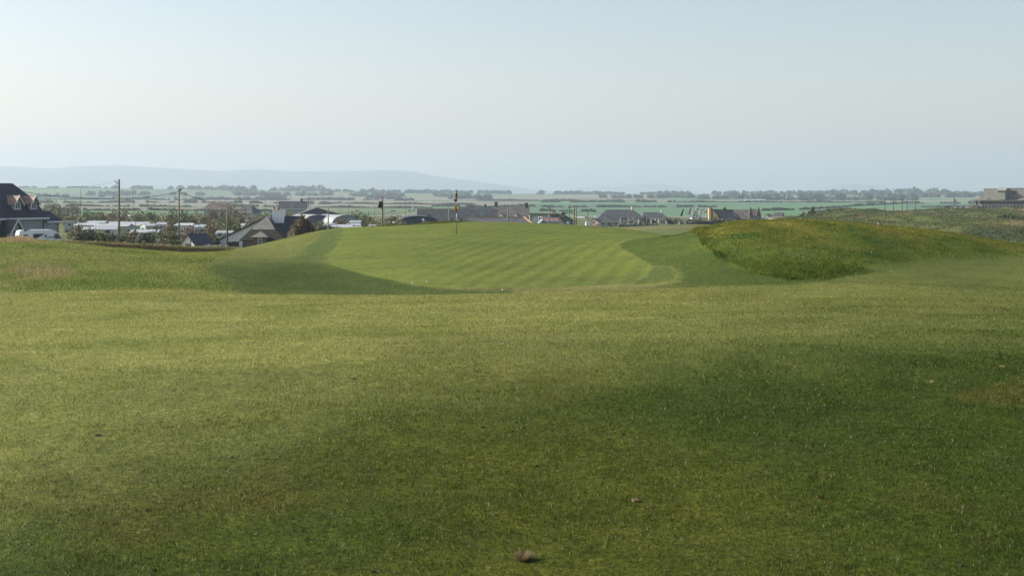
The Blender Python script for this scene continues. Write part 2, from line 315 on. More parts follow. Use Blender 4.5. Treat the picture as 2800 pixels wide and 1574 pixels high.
# ---------------------------------------------------------------- ground sheet
U = np.concatenate([np.linspace(-2.2, -.44, 60)[:-1], np.linspace(-.44, .44, 620), np.linspace(.44, 2.2, 60)[1:]])
TT = np.concatenate([np.linspace(-14, 3, 12)[:-1], 3+4*np.linspace(0, 1, 30)**1.0])
TT = np.concatenate([TT, np.exp(np.linspace(math.log(7), math.log(105), 430))[1:], np.exp(np.linspace(math.log(105), math.log(800), 210))[1:], np.exp(np.linspace(math.log(800), math.log(15400), 260))[1:]])
UU, YY = np.meshgrid(U, TT); XX = UU*np.maximum(YY, 9+0*YY)
XX = UU*np.where(YY < 12, 12+(YY-12)*.45, YY)
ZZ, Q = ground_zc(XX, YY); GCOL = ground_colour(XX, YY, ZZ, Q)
def grass_ground_mat():
    m, t, p = newmat('turf'); L = t.links.new
    at = N(t, 'ShaderNodeAttribute', attribute_name='tint'); tc = N(t, 'ShaderNodeTexCoord')
    def noise(s, d, r=.6, stretch=None):
        n = N(t, 'ShaderNodeTexNoise'); n.inputs['Scale'].default_value = s; n.inputs['Detail'].default_value = d; n.inputs['Roughness'].default_value = r
        L(tc.outputs['Object'], n.inputs[0]); return n
    a = noise(22, 5, .75); a2 = noise(9, 5, .7); b = noise(3.2, 6, .7); c = noise(.35, 5, .6)
    def ramp(src, lo, hi, p0=.32, p1=.68):
        r = N(t, 'ShaderNodeValToRGB'); e = r.color_ramp.elements; e[0].position = p0; e[1].position = p1; e[0].color = (*lo, 1); e[1].color = (*hi, 1); L(src.outputs[0], r.inputs[0]); return r
    cur = at.outputs['Color']
    for r in (ramp(a, (.55,.6,.6), (1.5,1.42,1.35)), ramp(a2, (.75,.78,.78), (1.25,1.2,1.2)), ramp(b, (.72,.76,.72), (1.28,1.22,1.2)), ramp(c, (.85,.88,.9), (1.15,1.1,1.05))):
        mx = N(t, 'ShaderNodeMix', data_type='RGBA', blend_type='MULTIPLY'); mx.inputs[0].default_value = 1; mx.clamp_result = False
        L(cur, mx.inputs[6]); L(r.outputs[0], mx.inputs[7]); cur = mx.outputs[2]
    L(cur, p.inputs['Base Color']); p.inputs['Roughness'].default_value = .8; p.inputs['Specular IOR Level'].default_value = .08
    ad = N(t, 'ShaderNodeMath', operation='MULTIPLY_ADD'); L(b.outputs[0], ad.inputs[0]); ad.inputs[1].default_value = 3; L(a.outputs[0], ad.inputs[2])
    bp = N(t, 'ShaderNodeBump'); bp.inputs['Strength'].default_value = .6; bp.inputs['Distance'].default_value = .03; L(ad.outputs[0], bp.inputs['Height']); L(bp.outputs[0], p.inputs['Normal'])
    return m
TURF = grass_ground_mat()
nr, nc = XX.shape; idx = np.arange(nr*nc).reshape(nr, nc)
quads = np.stack([idx[:-1, :-1], idx[:-1, 1:], idx[1:, 1:], idx[1:, :-1]], -1).reshape(-1, 4)
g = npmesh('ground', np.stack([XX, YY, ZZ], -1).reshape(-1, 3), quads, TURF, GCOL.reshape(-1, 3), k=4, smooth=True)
tag(g, 'mown golf fairway, putting green and rough running out to the farmland', None, None, 'structure')

# ---------------------------------------------------------------- grass blades (too many to count: one object)
def blades(name, X, Y, h, wd, lean, tint, m, label, hz=0, parent=None, Z=None):
    n = len(X)
    if Z is None: Z, _ = ground_zc(X, Y)
    a = rng.uniform(0, 2*np.pi, n); la = rng.normal(0, 1, (n, 2))*lean; 
    dx, dy = np.cos(a)*wd/2, np.sin(a)*wd/2; V = np.zeros((n, 5, 3))
    V[:, 0] = np.stack([X-dx, Y-dy, Z-.004], -1); V[:, 1] = np.stack([X+dx, Y+dy, Z-.004], -1)
    mx, my = X+la[:, 0]*h*.35, Y+la[:, 1]*h*.35
    V[:, 2] = np.stack([mx-dx*.75, my-dy*.75, Z+h*.55], -1); V[:, 3] = np.stack([mx+dx*.75, my+dy*.75, Z+h*.55], -1)
    V[:, 4] = np.stack([X+la[:, 0]*h, Y+la[:, 1]*h, Z+h*(1-.25*np.clip(np.hypot(la[:, 0], la[:, 1]), 0, 1.5))], -1)
    b = (np.arange(n)*5)[:, None, None]; T = np.array([[0,1,3],[0,3,2],[2,3,4]])[None]+b
    cc = np.repeat(tint[:, None, :], 5, 1)
    o = npmesh(name, V.reshape(-1, 3), T.reshape(-1, 3), m, cc.reshape(-1, 3), parent)
    return tag(o, label, 'grass', None, 'stuff') if label else o
BLADE = leafmat('grass_blade', (1, 1, 1), .45, .5, spec=.09)
def scatter(n, y0, y1, pw=1.0, half=.45):
    """points in the wedge the picture sees, a little wider"""
    t = rng.uniform(0, 1, n); Y = (y0**pw+(y1**pw-y0**pw)*t)**(1/pw); return rng.uniform(-half, half, n)*Y+rng.uniform(-.3, .3, n), Y
def colours_at(X, Y, jitter=.28, boost=1.0):
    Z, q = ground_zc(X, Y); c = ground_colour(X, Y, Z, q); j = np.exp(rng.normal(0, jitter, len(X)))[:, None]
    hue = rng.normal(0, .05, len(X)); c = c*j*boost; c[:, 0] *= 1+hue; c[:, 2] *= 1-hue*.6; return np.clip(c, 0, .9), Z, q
parts = []
X, Y = scatter(580000, 5.2, 37.5, .75)
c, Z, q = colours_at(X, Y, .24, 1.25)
far = Y/6
clump = .7+.6*sst(-.4, .6, fbm(X/.35, Y/.45, 3, 71))
h = rng.uniform(.010, .023, len(X))*clump*(1+.012*Y); wd = rng.uniform(.0024, .0042, len(X))*np.maximum(1, far)**.85
gl = rng.uniform(0, 1, len(X)) < .02; c[gl] = np.array((.24, .30, .16))*rng.uniform(.6, 1.2, (gl.sum(), 1)); dry = rng.uniform(0, 1, len(X)) < .04; c[dry] = np.array((.30, .25, .13))*rng.uniform(.6, 1.2, (dry.sum(), 1))  # a few pale blades are painted glints; straw ones are dry grass
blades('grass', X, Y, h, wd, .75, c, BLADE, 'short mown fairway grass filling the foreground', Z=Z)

def rough_scatter(n, y0, y1, key, thr=.5, pxlo=-200, pxhi=3000):
    Y = rng.uniform(y0, y1, n); X = (rng.uniform(pxlo, pxhi, n)-1400)*Y/F; Z, q = ground_zc(X, Y); k = q[key] > thr+rng.uniform(-.3, .3, n); return X[k], Y[k]
X, Y = rough_scatter(210000, 44, 90, 'mound', .5, 1850, 3000)
c, Z, q = colours_at(X, Y, .3, 1.2); f = sst(-.5, .5, fbm(X/1.1, Y/1.6, 3, 81))
low = np.maximum(sst(690, 750, q['py'])*(q['px'] < 2380), (1-sst(1, 26, np.abs(q['px']-np.interp(q['py'], [640, 668, 705, 748, 766], [1912, 1922, 1970, 2055, 2150]))))*(q['py'] < 766))
blades('grass', X, Y, rng.uniform(.025, .075, len(X))*(.5+f)*(1+2.2*low), rng.uniform(.012, .028, len(X)), .9, c, BLADE, 'longer tussocky grass covering the mound beside the green', Z=Z)
X, Y = rough_scatter(190000, 38, 92, 'roughl', .5, -250, 700)
c, Z, q = colours_at(X, Y, .3, 1.2)
st = sst(46, 50, Y)*sst(.3, .75, fbm(X/3.2, Y/4.5, 3, 91)+.95*np.exp(-(((q['px']-120)/130)**2+((q['py']-745)/26)**2))-.1)
tall = st*(rng.uniform(0, 1, len(X)) < .45); c = c*(1-tall[:, None])+np.array((.34, .28, .14))*rng.uniform(.5, 1.25, (len(X), 1))*tall[:, None]
blades('grass', X, Y, rng.uniform(.03, .085, len(X))*(1+1.9*tall), rng.uniform(.01, .026, len(X))*(1-.3*tall), .6, c, BLADE, 'rough grass with straw coloured seed heads on the bank left of the green', Z=Z)
# pale seeding grass at the top of the left bank, in front of the van
n = 7000; px_ = rng.normal(66, 48, n); Y = rng.uniform(74, 84, n); X = (px_-1400)*Y/F
c = np.array((.34, .27, .15))*rng.uniform(.6, 1.2, (n, 1))
blades('grass', X, Y, rng.uniform(.08, .32, n)*np.exp(-((px_-58)/45)**2), rng.uniform(.012, .02, n), .3, c, BLADE, 'pale seeding grass heads along the crest in front of the van')
# short turf beyond the crest, everywhere but the green
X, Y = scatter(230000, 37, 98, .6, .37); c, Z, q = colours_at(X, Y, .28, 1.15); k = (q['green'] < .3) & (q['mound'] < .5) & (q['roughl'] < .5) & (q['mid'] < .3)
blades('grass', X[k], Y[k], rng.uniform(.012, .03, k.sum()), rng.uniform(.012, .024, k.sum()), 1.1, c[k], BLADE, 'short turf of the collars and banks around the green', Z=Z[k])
# dune grass
n = 150000; Y = rng.uniform(170, 640, n); X = (rng.uniform(2120, 2900, n)-1400)*Y/F; c, Z, q = colours_at(X, Y, .35, 1.15)
k = q['dune'] > .3; blades('grass', X[k], Y[k], (rng.uniform(.15, .5, n)*(.5+Y/600))[k], (rng.uniform(.06, .16, n)*(.5+Y/400))[k], .9, c[k], BLADE, 'coarse dune grass over the hummocks below the clubhouse', Z=Z[k])
# fringe of longer grass behind the green
n = 26000; px_ = rng.uniform(520, 1330, n); Y = rng.uniform(97, 103, n); X = (px_-1400)*Y/F
zc, _ = ground_zc(X, Y); c = np.array((.10, .13, .035))*rng.uniform(.6, 1.3, (n, 1)); c[rng.uniform(0, 1, n) < .3] *= (1.7, 1.2, 1.3)
hh = np.where((px_ > 1030) & (px_ < 1230), .38, .30)*(1-sst(1200, 1320, px_))*np.where((px_ > 880) & (px_ < 1010), .25, 1)*rng.uniform(.4, 1.1, n)
blades('grass', X, Y, hh*(.5+.5*sst(-.5, .5, vnoise(X/1.5, Y/3, 14))), rng.uniform(.02, .045, n), .35, c, BLADE, 'unmown fringe of grass along the back edge of the green', Z=zc+.12*((px_ > 640))*1)

# ---------------------------------------------------------------- far hills
def hills(name, Y0, prof, depth, label, m, base=-62, amp=1.0):
    pxs = np.linspace(prof[0][0], prof[-1][0], 260); top = pchip([p[0] for p in prof], [zat(p[1], Y0) for p in prof], pxs)
    nr = 26; V = []
    for i in range(nr):
        t = i/(nr-1); s = math.sin(t*math.pi)**.8 if t < 1 else 0
        Y = Y0-depth*(1-2*t)*.5 if False else Y0+depth*(t-.5)
        X = (pxs-1400)*Y0/F*(1+(t-.5)*.1)
        Z = base+(top-base)*s*np.where(np.full(len(pxs), abs(t-.5) > .02), 1, 1)
        Z = Z+amp*12*s*(1-s)*fbm(X/500, np.full(len(pxs), Y/500), 3, 97)
        V.append(np.stack([X, np.full(len(pxs), Y), Z], -1))
    V = np.array(V); ix = np.arange(nr*len(pxs)).reshape(nr, -1)
    q = np.stack([ix[:-1, :-1], ix[:-1, 1:], ix[1:, 1:], ix[1:, :-1]], -1).reshape(-1, 4)
    o = npmesh(name, V.reshape(-1, 3), q, m, None, k=4, smooth=True); return tag(o, label, None, None, 'structure')
HM = mat('hill_heather', (.07, .09, .045), .9, .3, .004)
k_ = 2800/2576
HPROF = [(-700,470),(-300,462)]+[(a*k_, b*k_) for a, b in [(0,418),(60,420),(130,424),(200,418),(300,416),(400,422),(500,427),(560,430),(640,426),(750,431),(880,430),(960,428),(1020,430),(1100,443),(1200,457),(1300,470),(1360,478),(1420,484)]]+[(1620,532),(1700,540)]
hills('hills', 12000, HPROF, 2400, 'long blue hill with wind turbines on the horizon', HM)
hills('hills', 14600, [(1500,532),(1600,512),(1700,509),(1790,501),(1840,508),(1900,520),(1980,529),(2150,530),(2250,512),(2330,503),(2400,508),(2480,517),(2600,524),(2800,530)], 1200, 'faint far hills right of the long hill', HM)

# ---------------------------------------------------------------- materials for the village
SLATE = tiles('slate_dark', (.035, .04, .052), .6, .45, .26, .5, .2, .45)
SLATE_G = tiles('slate_grey', (.08, .092, .096), .65, .6, .35, .6, .18)
SLATE_SHEEN = tiles('slate_sheen', (.30, .29, .26), .45, .42, .42, .5, .16)  # sun sheen of the cottage hips painted into this slate colour
TILE_P = tiles('tile_pink', (.36, .25, .19), .6, .5, .32, .7, .2)
TILE_B = tiles('tile_brown', (.17, .13, .12), .7, .6, .4, .75, .2)
STONE = tiles('stone', (.13, .115, .085), .5, .6, .25, .85, .4)
WALLW = mat('render_white', (.9, .9, .88), .7, .07, .5, streak=True)
WALLG = mat('render_grey', (.30, .33, .33), .75, .08, .4, streak=True)
WALLC = mat('render_cream', (.62, .52, .32), .75, .1, .5, streak=True)
WALLY = mat('render_yellow', (.66, .47, .22), .75, .1, .6, streak=True)
WALLP = mat('render_pink', (.72, .58, .47), .75, .08, .5)
WALLS = mat('cladding_sage', (.30, .33, .26), .7, .08, .6, streak=True)
WALLB = mat('clubhouse_block', (.25, .26, .225), .8, .1, .5)
TRIM = mat('trim_white', (.72, .72, .70), .55, .06, 2)
DARK = mat('dark_timber', (.045, .04, .035), .7, .3, 3)
GLASS = mat('glass', (.06, .08, .09), .12, .3, 1.2, .6)
POLEM = mat('pole_timber', (.17, .145, .095), .85, .3, 3, streak=True)
POLEG = mat('pole_grey', (.20, .20, .19), .8, .2, 3)
POLEW = mat('pole_white', (.7, .7, .7), .5, .05, 3)
BLACK = mat('black_metal', (.02, .02, .022), .5, .2, 4)
ROOFW = mat('caravan_roof', (.40, .42, .44), .45, .12, .8)
CARA = [mat('caravan_cream', (.42, .41, .35), .5, .08, .8), mat('caravan_green', (.30, .40, .34), .5, .08, .8), mat('caravan_white', (.48, .49, .48), .5, .08, .8), mat('caravan_grey', (.33, .36, .38), .5, .08, .8)]
REDM = mat('terracotta', (.22, .08, .06), .7, .2, 5); ORNG = mat('ridge_tile', (.45, .24, .14), .7, .2, 3)
METAL = mat('roof_metal', (.33, .35, .36), .5, .12, .7); SOIL = mat('soil', (.07, .043, .02), .95, .35, 30, bump=.6)

def win(par, x, y, z, w, h, n='y', frame=TRIM, label=None, mull=1):
    """window on a wall facing -y (n='y') or -x (n='x'): frame is a part, pane its sub-part"""
    b = MB(); p = MB(); e = .05; fw = .09
    def bx(m, a0, a1, z0, z1, d0, d1):
        m.box(a0, a1, y-d1, y-d0, z0, z1) if n == 'y' else m.box(x-d1, x-d0, a0, a1, z0, z1)
    a = x if n == 'y' else y
    bx(b, a-w/2, a-w/2+fw, z, z+h, -.05, e); bx(b, a+w/2-fw, a+w/2, z, z+h, -.05, e)
    bx(b, a-w/2+fw, a+w/2-fw, z, z+fw, -.05, e); bx(b, a-w/2+fw, a+w/2-fw, z+h-fw, z+h, -.05, e)
    for k in range(mull):
        c = a-w/2+w*(k+1)/(mull+1); bx(b, c-.03, c+.03, z+fw, z+h-fw, -.05, e-.01)
    bx(p, a-w/2+fw, a+w/2-fw, z+fw, z+h-fw, -.04, .02)
    f = b.build('window', frame, par); p.build('pane', GLASS, f)
    if label: f['label'] = label
    return f
def house(name, label, cat, px0, px1, pr, pe, Y, rz=0, d=7, hip=(0, 0), roofm=None, wallm=None, oh=.3, wins=(), chim=(), base=None, group=None, trim=True, x0=None, gwin=()):
    """a ridge-roofed building: px0..px1 its width, pr and pe the photo rows of ridge and eaves"""
    a = R(rz); cx = xat((px0+px1)/2, Y); w_ = (px1-px0)*Y/F/math.cos(a); gb = (gz(cx, Y+2)-.3) if base is None else base
    h = zat(pe, Y)-gb; rh = zat(pr, Y)-zat(pe, Y); T = thing(name, (cx, Y, gb), label, cat, a, group)
    X0, X1 = -w_/2, w_/2; hl, hr = hip; wm = MB()
    if hl == 0 and hr == 0: wm.prism([(.0, 0), (.0, h), (d/2, h+rh-.1), (d, h), (d, 0)], X0, X1, 'x')
    else: wm.box(X0, X1, 0, d, 0, h)
    wm.build('wall', wallm, T)
    r = MB(); s = rh/(d/2); ez = h-oh*s; A = (X0-oh, -oh, ez); B = (X1+oh, -oh, ez); Cc = (X1+oh, d+oh, ez); D = (X0-oh, d+oh, ez)
    k1 = (X0-oh+(hl and hl+oh), d/2, h+rh); k2 = (X1+oh-(hr and hr+oh), d/2, h+rh)
    r.slab([A, B, k2, k1], (0, -s, 1), .14); r.slab([Cc, D, k1, k2], (0, s, 1), .14)
    if hl: r.slab([D, A, k1], (-rh, 0, hl), .14)
    if hr: r.slab([B, Cc, k2], (rh, 0, hr), .14)
    rf = r.build('roof', roofm, T)
    if trim:
        g_ = MB(); g_.box(X0-oh, X1+oh, -oh-.12, -oh, ez-.16, ez+.02); g_.build('gutter', TRIM, T)
    for (cxx, cy, cw, ch, cm, pots) in chim:
        c_ = MB().box(cxx-cw/2, cxx+cw/2, cy-.45, cy+.45, h+rh-1.6, h+rh+ch); c_.box(cxx-cw/2-.08, cxx+cw/2+.08, cy-.53, cy+.53, h+rh+ch, h+rh+ch+.12); co = c_.build('chimney', cm, rf)
    for cxx, cy, cw, ch, cm, pots in chim:
        if pots:
            for k in range(pots): MB().tube([(cxx+(k-(pots-1)/2)*.55, cy, h+rh+ch+.12), (cxx+(k-(pots-1)/2)*.55, cy, h+rh+ch+.6)], [.17, .13], 8).build('chimney_pot', REDM, rf)
    for wn in wins: win(T, wn[0], wn[1], wn[2]+(h if wn[2] < 0 else 0), *wn[3:])
    return T, w_, h, rh

def gable_front(name, label, cat, px0, px1, pr, pe, Y, rz, d, roofm, wallm, chim=False, base=None):
    """small building whose gable end faces the green"""
    cx = xat((px0+px1)/2, Y); gb = gz(cx, Y)-.3; hw = (px1-px0)*Y/F/2; h = zat(pe, Y)-gb; t_ = zat(pr, Y)-gb; T = thing(name, (cx, Y, gb), label, cat, R(rz))
    MB().prism([(-hw, 0), (-hw, h), (0, t_-.08), (hw, h), (hw, 0)], 0, d).build('wall', wallm, T); q = MB(); s_ = (t_-h)/hw; e = hw+.2
    q.slab([(-e, -.2, t_-e*s_), (0, -.2, t_), (0, d+.2, t_), (-e, d+.2, t_-e*s_)], (-s_, 0, 1), .1); q.slab([(0, -.2, t_), (e, -.2, t_-e*s_), (e, d+.2, t_-e*s_), (0, d+.2, t_)], (s_, 0, 1), .1); rf = q.build('roof', roofm, T)
    if chim: MB().box(-.35, .35, d*.4, d*.4+.7, t_-.5, t_+.7).build('chimney', TRIM, rf)
    win(T, 0, 0, h-.7, .4, .5, frame=DARK, mull=0); return T
# ---- house at the far left (blue-grey walls, two tile-hung dormers, porch) ----
Yh = 190; cx = xat(121, Yh); bz = gz(cx, Yh)-.3; th = R(62)
LH = thing('house', (cx, Yh, bz), 'blue grey house with steep slate roof and two pink tiled dormers behind the van', 'house', th)
eh = zat(588, Yh)-bz; rt = zat(501, Yh)-bz; D = 9.0; L0 = -16.0; sl_ = (rt-eh)/4.5; zj = eh+sl_*2.2
wm = MB().box(L0, 0, 0, D, 0, eh); wm.add([(0, 0, eh), (0, D, eh), (0, 6.8, zj-.12), (0, 2.2, zj-.12), (-.2, 0, eh), (-.2, D, eh), (-.2, 6.8, zj-.12), (-.2, 2.2, zj-.12)], [(0,1,2,3),(7,6,5,4),(1,5,6,2),(3,7,4,0),(2,6,7,3)]); wm.build('wall', WALLG, LH)
o_ = .35; r = MB(); ez = eh-o_*sl_
r.slab([(L0, -o_, ez), (o_, -o_, ez), (o_, 2.2, zj), (-1.3, 4.5, rt), (L0, 4.5, rt)], (0, -sl_, 1), .18)
r.slab([(L0, 4.5, rt), (-1.3, 4.5, rt), (o_, 6.8, zj), (o_, D+o_, ez), (L0, D+o_, ez)], (0, sl_, 1), .18)
r.slab([(o_, 2.2, zj), (o_, 6.8, zj), (-1.3, 4.5, rt)], (rt-zj, 0, 1.65), .18); rf = r.build('roof', SLATE, LH)
MB().box(L0, o_+.1, -o_-.16, -o_, ez-.2, ez+.02).build('gutter', TRIM, LH)
MB().tube([(-.25, -.12, 0), (-.25, -.12, eh-.4)], .06, 6).build('downpipe', BLACK, LH)
def dormer(xd):
    dz = zat(534, Yh)-bz; ey = .75; hw = .64; zb = eh+sl_*ey; ze = zb+(dz-zb)*.52; bk = (dz-eh)/sl_; bk2 = (ze-eh)/sl_
    fr = MB().add([(xd-hw,ey,zb-.1),(xd+hw,ey,zb-.1),(xd+hw,ey,ze),(xd,ey,dz-.12),(xd-hw,ey,ze),(xd-hw,bk2,ze),(xd+hw,bk2,ze),(xd,bk,dz-.12)],
                  [(0,1,2,3,4),(0,4,5),(1,6,2),(4,3,7,5),(2,6,7,3)])
    d_ = fr.build('dormer', WALLG, LH); q = MB(); ov = .2; e2 = hw+ov; zo = ze-ov*(dz-ze)/hw
    q.slab([(xd-e2, ey-.35, zo), (xd, ey-.35, dz), (xd, bk+.2, dz), (xd-e2, bk2-.15, zo)], (-(dz-zo), 0, e2), .12)
    q.slab([(xd, ey-.35, dz), (xd+e2, ey-.35, zo), (xd+e2, bk2-.15, zo), (xd, bk+.2, dz)], ((dz-zo), 0, e2), .12); q.build('dormer_roof', TILE_P, d_)
    v = MB()
    for s in (-1, 1): v.slab([(xd+s*e2, ey-.42, zo-.16), (xd+s*e2, ey-.42, zo+.04), (xd, ey-.42, dz+.06), (xd, ey-.42, dz-.2)], (0, -1, 0), -.07)
    v.build('bargeboard', TRIM, d_); 
    wf = MB(); wz = zb+.12; wt = ze+.1; ww = .44
    for a0, a1, z0, z1 in ((-ww, -ww+.09, wz, wt), (ww-.09, ww, wz, wt), (-ww+.09, ww-.09, wz, wz+.09), (-ww+.09, ww-.09, wt-.09, wt), (-.04, .04, wz+.09, wt-.09)): wf.box(xd+a0, xd+a1, ey-.07, ey+.02, z0, z1)
    wf.build('window_frame', TRIM, d_); MB().box(xd-ww+.09, xd+ww-.09, ey-.03, ey+.01, wz+.09, wt-.09).build('pane', GLASS, d_)
dormer(-3.95); dormer(-1.15)
# side wing with hipped roof
wz_ = zat(604, Yh)-bz
MB().box(.003, 2.75, .2, 3.1, 0, wz_).build('side_wing', WALLG, LH)
r = MB(); tz = zat(577, Yh)-bz; a_ = (-.0, -.05, wz_-.1); b_ = (3.3, -.05, wz_-.1); c_ = (3.3, 3.3, wz_-.1); d__ = (0, 3.3, wz_-.1); k1 = (0, 1.6, tz); k2 = (2.5, 1.6, tz)
r.slab([a_, b_, k2, k1], (0, -(tz-wz_), 1.65), .14); r.slab([b_, c_, k2], (tz-wz_, 0, .8), .14); r.slab([c_, d__, k1, k2], (0, tz-wz_, 1.65), .14); r.build('wing_roof', SLATE, LH)
MB().box(0.4, 3.35, -.18, -.05, wz_-.25, wz_-.05).build('gutter', TRIM, LH)
MB().tube([(2.6, .12, 0), (2.6, .12, wz_-.2)], .055, 6).build('downpipe', BLACK, LH)
# porch
pz = zat(597, Yh)-bz; pe_ = zat(631, Yh)-bz; pxc = -7.0; pw = 1.1; q = MB()
q.slab([(pxc-pw, -2.6, pe_), (pxc, -2.6, pz), (pxc, .05, pz), (pxc-pw, .05, pe_)], (-(pz-pe_), 0, pw), .12); q.slab([(pxc, -2.6, pz), (pxc+pw, -2.6, pe_), (pxc+pw, .05, pe_), (pxc, .05, pz)], (pz-pe_, 0, pw), .12); po = q.build('porch_roof', SLATE, LH)
MB().add([(pxc-pw+.2,-2.3,pe_+.15),(pxc+pw-.2,-2.3,pe_+.15),(pxc,-2.3,pz-.25),(pxc-pw+.2,-2.15,pe_+.15),(pxc+pw-.2,-2.15,pe_+.15),(pxc,-2.15,pz-.25)],[(0,1,2),(5,4,3),(0,3,4,1),(1,4,5,2),(2,5,3,0)]).build('porch_gable', WALLG, po)
v = MB()
for s in (-1, 1): v.slab([(pxc+s*(pw+.05), -2.68, pe_-.22), (pxc+s*(pw+.05), -2.68, pe_+.02), (pxc, -2.68, pz+.06), (pxc, -2.68, pz-.2)], (0, -1, 0), -.07)
v.build('bargeboard', TRIM, po)
for s in (-1, 1): MB().box(pxc+s*(pw-.3)-.1, pxc+s*(pw-.3)+.1, -2.35, -2.15, 0, pe_+.15).build('porch_post', TRIM, po)
MB().box(pxc-.5, pxc+.5, -.06, -.0, .2, 2.3).build('door', DARK, LH)
win(LH, -7.2, 0, 1.0, 1.3, 1.3); win(LH, -10.5, 0, 1.0, 1.3, 1.3)
# ---- white panel van ----
def van():
    Yv = 168; x_ = xat(113, Yv); b0 = zat(682, Yv); T = thing('van', (x_, Yv, b0), 'white panel van with dark and red side graphics parked before the blue grey house', 'van', R(31))
    Lx = 2.75; H = 2.35
    side = [(-Lx, .45), (-Lx, 1.9), (-Lx+.12, 2.25), (-Lx+.5, H), (1.0, H), (1.35, 2.24), (1.75, 1.95), (2.25, 1.28), (2.75, 1.02), (2.9, .75), (2.85, .4), (2.4, .32), (-2.5, .32)]
    b = MB(); ws = [.9 if z > 2.2 else (.96 if z > 1.9 else 1.0) for _, z in side]; k = len(side)
    b.add([(a, -w_, z) for (a, z), w_ in zip(side, ws)]+[(a, w_, z) for (a, z), w_ in zip(side, ws)], [tuple(range(k)), tuple(range(2*k-1, k-1, -1))]+[(i, i+k, (i+1) % k+k, (i+1) % k) for i in range(k)])
    bo = b.build('body', mat('van_white', (.78, .82, .86), .3, .05, .6, .5), T)
    for s in (-1, 1):
        q = MB().add([(1.28, s*1.012, 1.28), (1.28, s*1.0, 1.86), (1.72, s*.985, 1.86), (2.12, s*1.012, 1.28)], [(0,1,2,3)]); q.slab([(1.28, s*1.012, 1.28), (1.28, s*1.0, 1.86), (1.72, s*.99, 1.86), (2.12, s*1.012, 1.28)], (0, s, 0), .02); q.build('side_window', GLASS, T)
    q = MB().slab([(1.46, -.85, 2.19), (1.46, .85, 2.19), (2.27, .9, 1.3), (2.27, -.9, 1.3)], (1, 0, .9), -.02); q.build('windscreen', GLASS, T)
    for wx in (-1.75, 1.9):
        for s in (-1, 1):
            wt_ = MB().tube([(wx, s*.8, .36), (wx, s*1.01, .36)], .36, 18).build('wheel', mat('tyre', (.02, .02, .02), .9, .1), T, True); MB().tube([(wx, s*1.0, .36), (wx, s*1.03, .36)], .2, 12).build('rim', mat('rim', (.4, .4, .42), .4, .05), wt_, True)
    MB().slab([(-1.15, -1.006, 1.25), (-1.15, -1.006, 1.88), (.05, -1.006, 1.88)], (0, -1, 0), -.012).build('side_graphic', mat('graphic_dark', (.03, .03, .05), .5, .1), T)
    MB().slab([(-1.15, -1.02, 1.13), (-1.15, -1.02, 1.25), (.05, -1.02, 1.88), (.2, -1.02, 1.88)], (0, -1, 0), -.008).build('side_graphic', mat('graphic_red', (.35, .09, .05), .5, .1), T)
    MB().slab([(.2, -1.006, 1.5), (.2, -1.006, 1.78), (.5, -1.006, 1.78)], (0, -1, 0), -.012).build('logo', mat('graphic_navy', (.03, .03, .1), .5, .1), T)
    MB().tube([(-2.0, -1.006, 1.5), (-2.0, -1.03, 1.5)], .36, 20).build('round_badge', mat('graphic_maroon', (.12, .05, .07), .5, .3, 6), T)
    cu = bpy.data.curves.new('lettering', 'FONT'); cu.body = 'KINGDOM'; cu.size = .36; cu.extrude = .004; tmp = bpy.data.objects.new('tmp', cu); C.objects.link(tmp); bpy.context.view_layer.update()
    me = bpy.data.meshes.new_from_object(tmp.evaluated_get(bpy.context.evaluated_depsgraph_get())); bpy.data.objects.remove(tmp); me.materials.clear(); me.materials.append(mat('letter_navy', (.05, .06, .12), .5, .1))
    o = bpy.data.objects.new('lettering', me); C.objects.link(o); o.parent = T; o.location = (.12, -1.012, 1.36); o.rotation_euler = (R(90), 0, 0); o.scale = (.68, .9, 1)
    MB().box(2.84, 2.93, -.85, -.5, .62, .82).build('headlight', GLASS, T); MB().box(2.84, 2.93, .5, .85, .62, .82).build('headlight', GLASS, T)
    MB().box(-Lx-.03, -Lx, -.93, -.82, .9, 1.3).build('tail_light', REDM, T); MB().box(-Lx-.03, -Lx, .82, .93, .9, 1.3).build('tail_light', REDM, T)
    MB().box(-Lx-.08, -Lx, -.95, .95, .38, .6).build('bumper', BLACK, T); MB().box(-Lx-.02, -Lx-.001, -.35, .35, 1.5, 1.75).build('rear_window', GLASS, T)
    MB().box(1.5, 1.62, -1.2, -1.0, 1.3, 1.6).build('mirror', BLACK, T)
van()

# ---- white cottage with the big white chimney ----
Yc = 225; q_ = lambda px, py, dy=0: (xat(px, Yc)*(Yc+dy)/Yc if False else xat(px, Yc), dy, zat(py, Yc))
cb = -7.6; cx = xat(700, Yc)
CT = thing('cottage', (cx, Yc, cb), 'white cottage with dark slate roof, broad white chimney and pale hipped gable', 'cottage')
def cl(px, py, dy=0): return (xat(px, Yc+dy)-cx, dy, zat(py, Yc+dy)-cb)
ap = cl(730, 591); lf = cl(588, 658); rg = cl(790, 662)
MB().add([(cl(592, 0)[0], 0, 0), (cl(783, 0)[0], 0, 0), (cl(783, 0)[0], 0, cl(0, 655)[2]), (ap[0], 0, ap[2]-.25), (cl(592, 0)[0], 0, cl(0, 661)[2])]+[(cl(592, 0)[0], 6, 0), (cl(783, 0)[0], 6, 0), (cl(783, 0)[0], 6, cl(0, 655)[2]), (ap[0], 6, ap[2]-.25), (cl(592, 0)[0], 6, cl(0, 661)[2])],
         [(0,1,2,3,4),(9,8,7,6,5),(0,5,6,1),(1,6,7,2),(2,7,8,3),(3,8,9,4),(4,9,5,0)]).build('wall', WALLW, CT)
